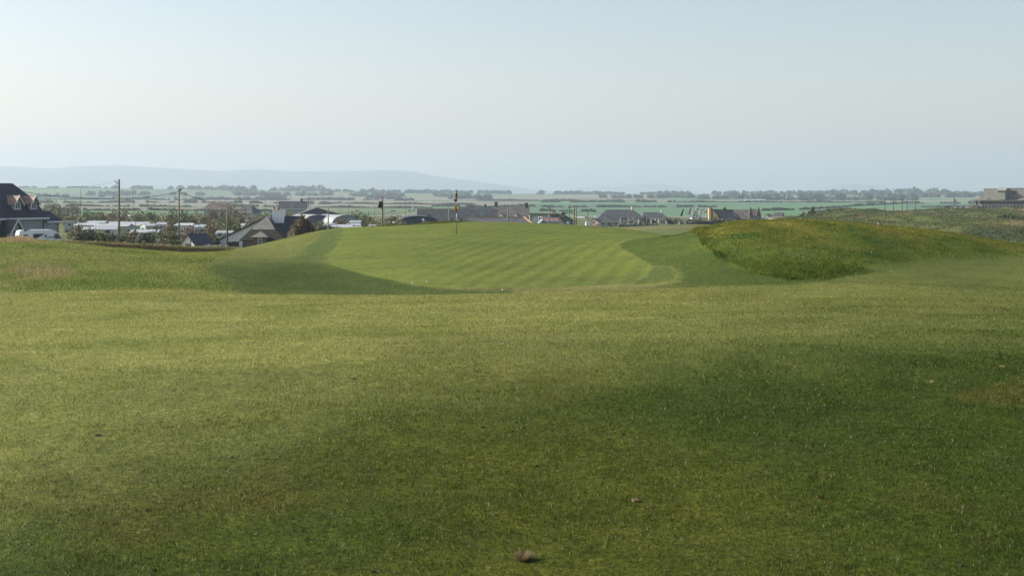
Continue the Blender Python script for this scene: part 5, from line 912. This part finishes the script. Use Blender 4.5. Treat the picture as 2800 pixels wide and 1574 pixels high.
# ---------------------------------------------------------------- flags by the yellow house and clubhouse
def flagpole(px, pt, pb, Y, cols, label, group, shape=((0, .3), (-1.2, 2.6)), r=.05, k=1.0):
    X = xat(px, Y); b = zat(pb, Y); H = zat(pt, Y)-b; T = thing('flagpole', (X, Y, b-.8), label, 'flagpole', 0, group); MB().tube([(0, 0, 0), (0, 0, H+.8)], [r, r*.6], 8).build('pole', POLEW, T, True); H += .8
    z0 = H-shape[0][1]; dx, dz = shape[1]; n = len(cols)
    for j, c in enumerate(cols):
        out = []
        for i in range(6):
            t_ = i/5; z = z0-dz*(j+t_)/n; out.append((dx*((j+t_)/n)**.8-.35*k, dx*((j+t_)/n)**.8+.3*k if False else -.05+dx*.55*((j+t_)/n), z))
        cloth('flag' if j == 0 else 'flag_stripe', out, clothmat('cloth_%d_%d_%d' % tuple(int(q*100) for q in c), c), T, y=-.05-.0*j, amp=.08)
FG = 'row of hanging flags left of the yellow house'; nv, gn, rd, wh, pk, ye = (.05,.10,.18), (.03,.14,.10), (.5,.06,.06), (.75,.75,.75), (.55,.35,.36), (.6,.45,.1)
flagpole(1871, 569, 596, 520, [nv], 'flagpole with a drooping dark blue flag, first in the row', FG, r=.07); flagpole(1892.5, 563, 596, 500, [pk, pk], 'tallest flagpole with a faded pink flag', FG, r=.09); flagpole(1902, 569, 596, 520, [gn], 'flagpole with a drooping dark green flag', FG, r=.06, shape=((0, .8), (-.4, 1.9))); flagpole(1911.5, 567, 596, 510, [gn, wh, pk], 'flagpole with a green white and orange flag', FG, shape=((0, .3), (-1.5, 1.9)), r=.08)
flagpole(1922, 569, 596, 515, [rd, wh, pk], 'flagpole with a red and white striped flag', FG, shape=((0, .3), (-.7, 2.0)), r=.08); flagpole(1929, 568, 596, 520, [wh, wh], 'flagpole with a plain white flag', FG, shape=((0, .2), (-1.6, 1.7)), r=.07); flagpole(1935.5, 571, 596, 516, [wh, rd], 'flagpole with a red and white flag touching the yellow gable', FG, shape=((0, .3), (-1.0, 1.1)), r=.07)
CG = 'flagpoles below the clubhouse'
flagpole(2608, 546, 575, 585, [wh, wh, pk], 'left clubhouse flagpole with a limp white flag', CG, shape=((0, .4), (-.2, 2.8)), r=.09); flagpole(2611.5, 538, 575, 580, [gn, rd, pk], 'tallest clubhouse flagpole with a limp red flag', CG, shape=((0, .4), (-.1, 3.0)), r=.1); flagpole(2615, 543, 575, 590, [(.05,.12,.1), wh, pk], 'right clubhouse flagpole with a limp dark and white flag', CG, shape=((0, .4), (-.2, 3.2)), r=.09)
# ---- clubhouse ----
Yk = 600; ck = 2700; b0 = gz(xat(ck, Yk), Yk)-.6; KH = thing('clubhouse', (xat(ck, Yk), Yk, b0), 'modern flat roofed clubhouse with balcony on the dunes', 'clubhouse', R(-28)); kx = lambda px: (px-ck)*Yk/F; kz = lambda py: zat(py, Yk)-b0
MB().box(kx(2688), kx(2728), 2, 14, 0, kz(515)).build('left_block', WALLB, KH); MB().box(kx(2688)-.1, kx(2728), 1.9, 14.1, kz(515), kz(513.5)).build('parapet', TRIM, KH)
MB().add([(kx(2728), -1.0, 0), (kx(2752), -2.5, 0), (kx(2752), -2.5, kz(514.5)), (kx(2728), -1.0, kz(514.5)), (kx(2728), 12, 0), (kx(2752), 12, 0), (kx(2752), 12, kz(514.5)), (kx(2728), 12, kz(514.5))], [(0,1,2,3),(7,6,5,4),(0,4,5,1),(1,5,6,2),(2,6,7,3),(3,7,4,0)]).build('centre_block', WALLB, KH)
MB().box(kx(2752)+.01, kx(2860), 1.5, 14, 0, kz(515)).build('right_block', WALLB, KH); MB().box(kx(2752), kx(2860), 1.4, 14, kz(515), kz(513.8)).build('parapet', WALLB, KH)
MB().box(kx(2705), kx(2750), -3.6, -2.52, kz(545.5), kz(527)).build('projecting_bay', WALLB, KH)
MB().box(kx(2730), kx(2752), -2.75, -2.0, kz(526.5), kz(520.5)).build('ribbon_window', GLASS, KH); win(KH, kx(2769), 1.5, kz(531), 2.0, 1.5, frame=BLACK, mull=2); win(KH, kx(2799), 1.5, kz(526), 1.6, .8, frame=BLACK); win(KH, kx(2825), 1.5, kz(531), 2.0, 1.5, frame=BLACK, mull=2)
r = MB(); r.slab([(kx(2664), -5.5, kz(548)), (kx(2706), -5.5, kz(546.5)), (kx(2706), -1, kz(535)), (kx(2694), -1, kz(537))], (-.2, -1, 1.4), .3); r.build('tiled_skirt_roof', tiles('tile_clay', (.17, .15, .14), .5, .8, .5), KH); r = MB().box(kx(2662), kx(2795), -6, 1.4, kz(549), kz(547)); r.build('canopy', mat('fascia', (.16, .15, .14), .7, .1), KH)
r = MB().slab([(kx(2780), -5.9, kz(549)+.3), (kx(2860), -5.9, kz(549)+.3), (kx(2860), 1, kz(532)), (kx(2805), 1, kz(535))], (-.3, -1, 1.5), .3); r.build('right_skirt_roof', tiles('tile_clay', (.24, .19, .17)), KH)
MB().box(kx(2684), kx(2860), -2.5, 1.4, kz(566), kz(549)).build('glazed_storey', mat('glazing_tint', (.15, .18, .18), .25, .2, .3, .6), KH)
for px_ in (2684, 2694, 2705, 2752, 2770, 2788): MB().box(kx(px_)-.12, kx(px_)+.12, -2.7, -2.51, kz(566), kz(549)).build('mullion', WALLB, KH)
MB().box(kx(2680), kx(2860), -5.2, -2.5, kz(568), kz(565.8)).build('balcony', mat('balcony_dark', (.08, .09, .09), .7, .1), KH); q = MB(); q.box(kx(2690), kx(2860), -5.15, -5.05, kz(559.6), kz(559)); 
for px_ in range(2690, 2860, 9): q.box(kx(px_)-.04, kx(px_)+.04, -5.13, -5.07, kz(565.8), kz(559.6))
q.build('balustrade', TRIM, KH); MB().box(kx(2665), kx(2860), -2.4, 2, 0, kz(568)).build('base_storey', WALLG, KH); MB().box(kx(2706), kx(2731), -2.46, -2.41, kz(576), kz(569.5)).build('base_window', GLASS, KH); MB().box(kx(2742), kx(2752), -2.46, -2.41, kz(574), kz(569.5)).build('base_window', GLASS, KH)
MB().box(kx(2664), kx(2683), -4.6, -2.41, 0, kz(560)).build('stone_pier', STONE, KH); MB().box(kx(2674), kx(2678), -4, -3, kz(560), kz(549)).build('column', mat('column_green', (.04, .12, .08), .6, .1), KH)
house('outbuilding', 'long low stone outbuilding left of the clubhouse', 'outbuilding', 2634, 2663, 565.5, 567.5, 610, 0, 4, (0, 0), METAL, mat('stone_purple', (.13, .115, .13), .85, .3, .7), .1, trim=False)
# starter hut
Yo = 560; o0 = gz(xat(2591, Yo), Yo); HT = thing('starter_hut', (xat(2591, Yo), Yo, zat(574, Yo)), 'little hip roofed starter hut on the dunes left of the flags', 'hut'); hx = 1.1; hz_ = (574-566)*Yo/F
MB().box(-hx, hx, 0, 2, -.6, .45).build('base', DARK, HT); MB().box(-hx+.1, hx-.1, .1, 1.9, .46, hz_-.02).build('glazing', mat('hut_glass', (.35, .42, .40), .2, .15, 2), HT)
for a in (-hx, -.4, .4, hx): MB().box(a-.07, a+.07, -.02, .09, .45, hz_).build('corner_post', DARK, HT)
r = MB().add([(-hx-.3, -.3, hz_), (hx+.3, -.3, hz_), (hx+.3, 2.3, hz_), (-hx-.3, 2.3, hz_), (-.3, 1, hz_+.6), (.3, 1, hz_+.6)], [(0,1,5,4),(1,2,5),(2,3,4,5),(3,0,4),(3,2,1,0)]); r.build('roof', DARK, HT)
bush(2625, 11, 566.5, 560, 'dark', 'small round dark tree left of the low outbuilding', 'small round trees below the clubhouse', name='tree', cat='tree', base=576); bush(2633, 11, 565.5, 570, 'dark', 'small round dark tree touching the low outbuilding', 'small round trees below the clubhouse', name='tree', cat='tree', base=576); bush(2577, 36, 570, 545, 'green', 'dark green scrub around the starter hut', 'scrub below the clubhouse', base=580)
bush(2325, 34, 577, 420, 'dark', 'dark scrub on the first dune hump', 'scrub on the dunes', base=583); bush(2495, 36, 586, 330, 'dark', 'dark scrub patch in the dune hollow', 'scrub on the dunes', base=594); bush(2340, 60, 605, 270, 'dark', 'dark scrub just above the mound crest', 'scrub on the dunes', base=616); bush(2392, 40, 604, 275, 'brown', 'purple brown scrub beside the small marker post', 'scrub on the dunes', base=616); bush(2755, 60, 586, 330, 'dark', 'dark scrub below the clubhouse dune', 'scrub on the dunes', base=598)
o = MB().tube([(0, 0, -.5), (0, 0, .5), (0, 0, .56)], [.07, .07, .03], 8).build('marker_post', POLEW, None, True); o.location = P(2401, 617, 250); tag(o, 'small white marker post above the mound crest', 'marker post')
# practice net poles
for k, (px_, pt, arm, lab) in enumerate([(2420,544,4,'shortest crossarm, at the left'), (2443,547,21,'wide crossarm, second from the left'), (2467,546,20,'wide crossarm, in the middle'), (2480,545,3,'tall with a small crossarm, fourth'), (2503,550,22,'wide crossarm, at the right')]):
    X = xat(px_, 520); b = zat(588, 520); H = zat(pt, 520)-b; T = thing('line_pole', (X, 520, b), 'dark pole on the dunes with '+lab, 'pole', 0, 'row of five dark poles on the dunes'); MB().tube([(0, 0, -1), (0, 0, H)], [.13, .1], 8).build('post', BLACK, T, True); MB().box(-arm*.067, arm*.067, -.05, .05, H-.12, H).build('crossarm', BLACK, T)
# ---- people ----
def person(px, py, Y, shirt, trou, label, pose=0):
    X = xat(px, Y); z = zat(py, Y); T = thing('person', (X, Y, z), label, 'person', R(random.uniform(-60, 60)), 'golfers and visitors by the clubhouse')
    def skin(name, V, E, Rr, m):
        me = bpy.data.meshes.new(name); me.from_pydata(V, E, []); me.materials.append(m); o = bpy.data.objects.new(name, me); C.objects.link(o); o.parent = T; md = o.modifiers.new('s', 'SKIN'); 
        for i, r in enumerate(Rr): me.skin_vertices[0].data[i].radius = r
        me.skin_vertices[0].data[0].use_root = True; o.modifiers.new('u', 'SUBSURF').levels = 1; return o
    a = .25 if pose else .05
    V = [(0,0,.95),(0,0,1.2),(0,0,1.42),(0,0,1.52),(0,-.02,1.62),(0,-.01,1.72),(-.2,0,1.4),(-.26,-a,1.15),(-.24,-a*2,.95),(-.235,-a*2.1,.86),(.2,0,1.4),(.26,-a,1.15),(.24,-a*2,.95),(.235,-a*2.1,.86),(-.1,0,.9),(-.12,.02,.5),(-.13,.03,.08),(-.13,-.12,.04),(.1,0,.9),(.13,0,.5),(.15,.02,.08),(.15,-.13,.04)]
    E = [(0,1),(1,2),(2,3),(3,4),(4,5),(2,6),(6,7),(7,8),(8,9),(2,10),(10,11),(11,12),(12,13),(0,14),(14,15),(15,16),(16,17),(0,18),(18,19),(19,20),(20,21)]
    Rr = [(.14,.1),(.13,.1),(.15,.09),(.055,.055),(.08,.095),(.075,.085),(.06,.06),(.045,.045),(.032,.032),(.04,.02),(.06,.06),(.045,.045),(.032,.032),(.04,.02),(.09,.09),(.065,.065),(.04,.045),(.045,.03),(.09,.09),(.065,.065),(.04,.045),(.045,.03)]
    skin('body', V, E, Rr, mat('skin', (.42, .25, .18), .6, .1))
    vi = [0,1,2,6,7,10,11]; mp = {v: i for i, v in enumerate(vi)}; skin('shirt', [V[i] for i in vi], [(mp[x], mp[y]) for x, y in E if x in mp and y in mp], [(Rr[i][0]+.02, Rr[i][1]+.02) for i in vi], mat('shirt_%d' % (hash(shirt) % 9999), shirt, .8, .1))
    vi = [0,14,15,16,18,19,20]; mp = {v: i for i, v in enumerate(vi)}; skin('trousers', [V[i] for i in vi], [(mp[x], mp[y]) for x, y in E if x in mp and y in mp], [(Rr[i][0]+.022, Rr[i][1]+.022) for i in vi], mat('trousers_%d' % (hash(trou) % 9999), trou, .8, .1))
    q = MB().tube([(0, 0, 1.66), (0, .0, 1.74), (0, 0, 1.79)], [.105, .1, .03], 10); q.build('cap', mat('cap_%d' % (hash(trou) % 97), (.6, .6, .6) if pose else (.05, .04, .03), .8, .1), T, True)
WHT, RDS, NVY, BLK = (.72, .72, .72), (.50, .07, .07), (.04, .05, .1), (.03, .03, .03)
person(2585, 584, 545, RDS, WHT, 'golfer in a red top standing left of the starter hut', 1); person(2592.5, 584, 545, WHT, WHT, 'golfer all in white stooping beside the one in red', 1); person(2638, 578, 590, RDS, BLK, 'visitor in a red top before the low outbuilding'); person(2647, 578, 592, RDS, NVY, 'visitor in dark trousers and red top, middle of the outbuilding'); person(2651, 578, 588, (.4, .12, .1), (.5, .45, .35), 'visitor in pale trousers beside the dark trousered one'); person(2630, 576.5, 594, WHT, BLK, 'visitor in a white top by the small round trees'); person(2681, 570, 590, WHT, NVY, 'person in a white top at the clubhouse terrace corner', 1)
for px_, py, lab in ((2565, 583, 'white golf bag left of the golfer in red'),(2570, 579, 'small pale bag beyond the white golf bag')):
    T = thing('golf_bag', P(px_, py, 545), lab, 'golf bag', .3); MB().tube([(0, 0, 0), (.1, .05, .5), (.2, .1, .95)], [.17, .16, .18], 10).build('bag', mat('bag_white', (.65, .65, .65), .6, .1), T, True)
    for k in range(4): MB().tube([(.2+.04*k-.06, .1, .9), (.24+.05*k-.08, .12, 1.15)], .012, 5).build('club', BLACK, T)
# ---- birds ----
def bird(loc, label, s=1.0, wings=False, rz=0):
    q = MB().tube([(-.2*s, 0, .0), (-.1*s, 0, .04*s), (0, 0, .09*s), (.08*s, 0, .14*s), (.12*s, 0, .16*s), (.17*s, 0, .155*s)], [.012*s, .035*s, .06*s, .045*s, .035*s, .006*s], 10)
    if wings:
        for d in (-1, 1): q.slab([(.06*s, 0, .11*s), (.02*s, d*.2*s, .2*s), (-.06*s, d*.42*s, .12*s), (-.06*s, d*.16*s, .13*s), (-.05*s, 0, .08*s)], (0, 0, 1), .012*s)
    o = q.build('bird', mat('crow', (.012, .012, .015), .6, .2)); o.location = loc; o.rotation_euler = (0, 0, rz); tag(o, label, 'bird')
bird(P(310.5, 543, 190), 'small dark bird perched on the thick cable near the tall pole', 1.0); bird(P(71, 633, 164), 'black bird with spread wings just above the white van roof', 1.6, True, 1.2); bird(P(585, 554, 206), 'small dark bird on the cable between second and third poles', 1.1); bird(P(493, 521, 204.8), 'black bird perched on the second timber pole', 1.5)
# ---- wind turbines ----
TB = [(57,438,455,1),(116,437,457,1.4),(147,434,455,.2),(200,442,454,2.2),(222,432,454,.7),(317,441,453,1.1),(402,451,456,1.7),(418,451,457,.4),(465,447,460,1.3),(526,456,464,.9),(584,456,465,1.9),(640,452,464,.3),(687,455,463,1.2),(739,455,465,.6),(795,457,468,1.5),(836,459,468,.2),(883,458,467,.8),(940,459,466,1.8),(996,458,466,1.0)]
ORD = ['first from the left','second from the left','third from the left','fourth from the left','fifth and tallest looking','sixth','seventh','eighth','ninth','tenth','eleventh','twelfth','thirteenth','fourteenth','fifteenth','sixteenth','seventeenth','eighteenth','last at the right']
TM = mat('turbine_white', (.45, .47, .5), .6, .03)
for i, (px_, pt, pb, ph) in enumerate(TB):
    Yt = 12000; H = zat(pt, Yt)-zat(pb+2, Yt); H *= .78; T = thing('wind_turbine', P(px_, pb+2, Yt), 'faint wind turbine on the far blue hill, '+ORD[i]+' along the ridge', 'wind turbine', 0, 'wind turbines on the far hill'); MB().tube([(0, 0, -10), (0, 0, H)], [2.4, 1.5], 8).build('tower', TM, T); 
    for k in range(3):
        a = ph+k*2.094; L_ = H*.5; MB().tube([(0, -4, H), (math.sin(a)*L_*.3, -4, H+math.cos(a)*L_*.3), (math.sin(a)*L_, -4, H+math.cos(a)*L_)], [1.2, 1.8, .5], 5).build('blade', TM, T)
    MB().box(-1.6, 1.6, -5, 5, H-1.5, H+2).build('nacelle', TM, T)
# ---------------------------------------------------------------- far trees, hedges and farms
FL = leafmat('far_leaf', (1, 1, 1), .15, .7, spec=.1)
def belt(pts, hm_, hv, label, dens=1.0, name='woodland', kind='stuff', dep=20, gaps=0, seed=1, col=(.085, .125, .085), lk=None):
    """line of trees through (px, Y) points, with an uneven top"""
    r_ = random.Random(seed); lumps = []; tot = 0
    for (a, Ya), (b, Yb) in zip(pts[:-1], pts[1:]):
        xa, xb = xat(a, Ya), xat(b, Yb); L_ = math.hypot(xb-xa, Yb-Ya); n = max(2, int(L_/(hm_*.8))); tot += L_
        for k in range(n):
            t_ = (k+r_.random())/n; 
            if gaps and math.sin(t_*n*.37+seed)+.6*math.sin(t_*n*.11+seed*2) > 1-gaps: continue
            X = xa+(xb-xa)*t_; Y = Ya+(Yb-Ya)*t_+r_.uniform(-.5, .5)*dep; h = hm_*.72*(1+hv*.6*math.sin(k*.13+seed)+r_.uniform(-hv, hv)*.5); z = gz(X, Y); w_ = h*r_.uniform(.6, 1.0); lumps.append((X, Y, z+h*.52, w_, w_*.8, h*.5))
            lumps.append((X+r_.uniform(-.6, .6)*h, Y-h*.2, z+h*.22, w_*1.1, w_*.6, h*.28))
    if not lumps: return
    Ym = sum(p[1] for p in pts)/len(pts); size = max(.5, Ym*.00065*(hm_/9)**.3); cnt = int(min(26000, len(lumps)*dens*60)); L_ = np.array(lumps); V, Q_, tc_ = cloud([(a, b, 0, d, e, f) for a, b, c, d, e, f in lumps], 1, 1, (1, 1, 1))
    k = rng.integers(0, len(lumps), cnt); d = rng.normal(0, 1, (cnt, 3)); d /= np.linalg.norm(d, axis=1)[:, None]; c = L_[k, :3]+d*L_[k, 3:]*rng.uniform(.6, 1.1, (cnt, 1))
    a = rng.normal(0, 1, (cnt, 3)); a /= np.linalg.norm(a, axis=1)[:, None]; b = np.cross(a, rng.normal(0, 1, (cnt, 3))); b /= np.linalg.norm(b, axis=1)[:, None]; s = (size*rng.uniform(.6, 1.5, cnt))[:, None]*1.9
    V = np.stack([c-a*s*.5, c+b*s*.45, c+a*s*.5, c-b*s*.45], 1); tl = rng.uniform(.65, 1.4, len(lumps))[k]; tint = np.array(col)[None]*tl[:, None]*np.exp(rng.normal(0, .3, cnt))[:, None]
    o = npmesh(name, V.reshape(-1, 3), np.arange(cnt*4).reshape(cnt, 4), FL, np.repeat(tint, 4, 0), k=4); tag(o, label, 'woodland' if kind == 'stuff' else 'hedge', None if kind == 'stuff' else 'hedgerows across the far fields', kind if kind == 'stuff' else None)
# horizon belts
for i, (a, b, Y, h, g_, lab) in enumerate([(60,300,4050,5,.5,'thin tree line along the horizon at the left'), (470,620,3900,15,0,'wood on the skyline above the second timber pole'), (600,700,3800,21,0,'highest wood on the skyline above the garage'), (300,480,3900,9,.4,'scattered trees on the skyline right of the tall timber pole'), (700,790,3950,9,.2,'low tree line above the white cottage'), (785,885,3900,19,0,'dark wood on the skyline above the large grey house'), (885,985,3950,9,.3,'broken tree line right of the skyline wood'), (985,1130,3800,15,0,'dense wood on the skyline above the leaning pole'), (1130,1250,3850,14,0,'wood on the skyline left of the flagstick'), (1250,1400,3900,11,.3,'tree line behind the flagstick'), (1400,1490,3850,13,.2,'dark wood on the skyline right of the flagstick'), (1490,1620,3950,10,.4,'scattered skyline trees above the sage green barn'), (1620,1800,3900,9,.35,'flat topped tree line above the big bungalow'), (1800,1950,3850,13,.2,'tree line above the row of flags'), (1950,2120,3900,14,0,'wood on the skyline above the yellow house'), (2120,2330,3850,14,.1,'long wood on the skyline above the mound'), (2330,2480,3800,16,0,'dark wood on the skyline above the poles on the dunes'), (2480,2600,3750,19,0,'high wood on the skyline left of the clubhouse'), (2600,2900,3900,11,.2,'tree line behind the clubhouse')]):
    belt([(a, Y), (b, Y)], h, .35, lab, 1.2, gaps=g_, seed=i+3, dep=60)
for i, (a, b, Y, h, g_, lab) in enumerate([(620,900,3100,12,.4,'wooded slope above the large grey house'), (960,1280,3100,13,.1,'broad woods below the skyline left of the flagstick'), (1000,1350,2600,12,.2,'woods on the middle slope behind the flagstick'), (1650,1900,2900,11,.2,'grey green woods above the big bungalow'), (1900,2080,2700,12,.1,'woods above the yellow house'), (2080,2330,2500,14,0,'dark wood along the top of the big green field'), (2330,2500,2500,13,.1,'wood left of the farm on the right'), (250,560,3000,11,.4,'wooded slope above the caravan park'), (80,300,2600,9,.5,'scattered trees above the left thickets'), (500,800,2300,10,.4,'scattered woods above the trees of the village'), (2480,2700,3100,12,.2,'wood behind the white farm on the right')]):
    belt([(a, Y), (b, Y*1.02)], h, .4, lab, 1.1, gaps=g_, seed=i+33, dep=150)
# hedgerows
HW = [((60,2300),(420,2350),'upper left, above the tall timber pole'), ((420,2300),(760,2400),'upper middle left, above the second pole'), ((760,2400),(1130,2350),'above the barn, high on the slope'), ((1300,2350),(1700,2300),'above the hall, high on the slope'), ((60,1750),(480,1850),'left, half way up the far slope'), ((480,1850),(900,1700),'left of the barn, half way up the slope'), ((880,1800),(1300,1650),'behind the leaning pole, half way up'), ((60,1350),(520,1300),'left, behind the crossarm poles'), ((500,1300),(860,1400),'behind the large grey house'), ((860,1300),(1180,1280),'just above the barn roof'), ((1180,1500),(1480,1450),'behind the hall chimneys'), ((1440,2050),(1900,2060),'along the top of the field above the big bungalow'), ((1900,2060),(2420,2040),'along the top of the field above the yellow house'), ((1480,1400),(1960,1420),'faint, across the field above the big bungalow'), ((2050,1000),(2190,1080),'rising from the stone house chimneys'), ((2190,1080),(2330,1500),'rising to the right across the big field'), ((2330,1500),(2480,1900),'steep top end of the hedge crossing the big field'), ((100,930),(420,960),'low left, beyond the thickets'), ((420,960),(760,930),'low, beyond the dark tree'), ((1480,1000),(1640,960),'near the pink white cottage'), ((2480,1900),(2700,1850),'left of the clubhouse upper edge'), ((2520,1400),(2700,1420),'behind the clubhouse flagpoles')]
for i, (a, b, lab) in enumerate(HW):
    Ym = (a[1]+b[1])/2; belt([a, b], Ym*.0011*(1+.25*(i % 3)), .85, 'far hedgerow '+lab, 1.0, name='hedgerow', kind='', dep=3, gaps=.22*(i % 3), seed=i+71, col=(.09, .13, .085))
# farms and cottages far off
FARM = [(243,524,9,3600,'cream farmhouse on the left slope above the tall pole',WALLC),(284,527,7,3400,'small white cottage right of the cream farmhouse',WALLW),(672,517,8,3700,'white farmhouse at the skyline wood',WALLW),(688,518,10,3700,'grey long farmhouse beside the white one at the skyline wood',WALLG),(700,516,7,3700,'white gabled end house by the skyline wood',WALLW),(660,525,5,3300,'tiny white cottage below the skyline wood',WALLW),(788,517,5,3700,'white cottage left under the dark skyline wood',WALLW),(850,517,5,3600,'white cottage in the dark skyline wood',WALLW),(827,529,6,2900,'white gabled cottage on the slope above the large grey house',WALLW),(878,531,9,2900,'cluster of pale cottages right of the grey house, left one',WALLW),(887,530,7,2900,'pale cottage, right one of the cluster',WALLC),(921,532,12,2900,'pink terrace of cottages above the barn',WALLP),(950,532,9,2900,'long white shed beyond the pink terrace',WALLW),(957,562,11,1300,'white bungalow behind the slim pole right of the barn',WALLW),(1075,577,9,900,'white gabled cottage left of the second white gable',WALLW),(1068,579,4,900,'tiny white outhouse beside the gabled cottage',WALLW),(1120,576,7,850,'white gable just left of the long dark building',WALLW),(1132,575,5,850,'small white gable beside the street lamp',WALLW),(1178,553,16,1700,'pale pink roofed farm behind the woods left of the flagstick',WALLP),(1586,594,26,800,'white terrace beside the thick timber pole',WALLW),(2045,548,16,2000,'long white sheds on the edge of the big field, left',ROOFW),(2068,548,22,2000,'longest white shed on the edge of the big field',ROOFW),(2085,548,16,2000,'grey shed at the right of the white sheds',WALLG),(1936,536,6,2700,'small cottage in the woods above the yellow house',WALLP),(2455,540,16,2500,'red roofed farmhouse on the right slope',WALLP),(2468,545,20,2300,'white farm buildings right of the red roofed farmhouse',WALLW),(2530,537,8,2900,'white gabled house in the trees left of the clubhouse',WALLW),(1590,508+20,5,3600,'tiny cottage on the skyline above the sage green barn',WALLG)]
for i, (px_, py, wpx, Y, lab, m_) in enumerate(FARM):
    hp = min(6, max(3.2, wpx*.5)); Y = min(np.exp(np.linspace(math.log(700), math.log(4150), 220)), key=lambda y: abs(HZ+(EYE-float(base_z(np.array([xat(px_, y)]), np.array([y]))[0]))*F/y-(py+hp*.5)))
    X = xat(px_, Y); b = gz(X, Y); W_ = wpx*Y/F/2; T = thing('farmhouse', (X, Y, b-.5), lab, 'farmhouse', R((i*37) % 50-25), 'far farms and cottages'); zt = hp*Y/F+.5; h = zt*.58; d = min(8, W_*1.4)
    MB().prism([(0, 0), (0, h), (d/2, zt-.1), (d, h), (d, 0)], -W_, W_, 'x').build('wall', m_, T); r = MB(); r.slab([(-W_-.3, -.3, h-.2), (W_+.3, -.3, h-.2), (W_+.3, d/2, zt), (-W_-.3, d/2, zt)], (0, -1, 1), .2); r.slab([(W_+.3, d+.3, h-.2), (-W_-.3, d+.3, h-.2), (-W_-.3, d/2, zt), (W_+.3, d/2, zt)], (0, 1, 1), .2); r.build('roof', METAL if 'shed' in lab or i in (13,) else (TILE_P if 'red' in lab or 'pink' in lab else SLATE_G), T)

# ---------------------------------------------------------------- haze
hz = MB().box(-10500, 10500, -900, 15700, -63, 352)
hm = bpy.data.materials.new('haze'); hm.use_nodes = True; t = hm.node_tree; t.nodes.clear()
vo = t.nodes.new('ShaderNodeVolumePrincipled'); ou = t.nodes.new('ShaderNodeOutputMaterial'); t.links.new(vo.outputs[0], ou.inputs['Volume'])
vo.inputs['Density'].default_value = 1.45e-4; vo.inputs['Color'].default_value = (.60, .71, .86, 1); vo.inputs['Anisotropy'].default_value = .25
h = hz.build('haze', hm); tag(h, 'thin blue morning haze over the plain', None, None, 'stuff')
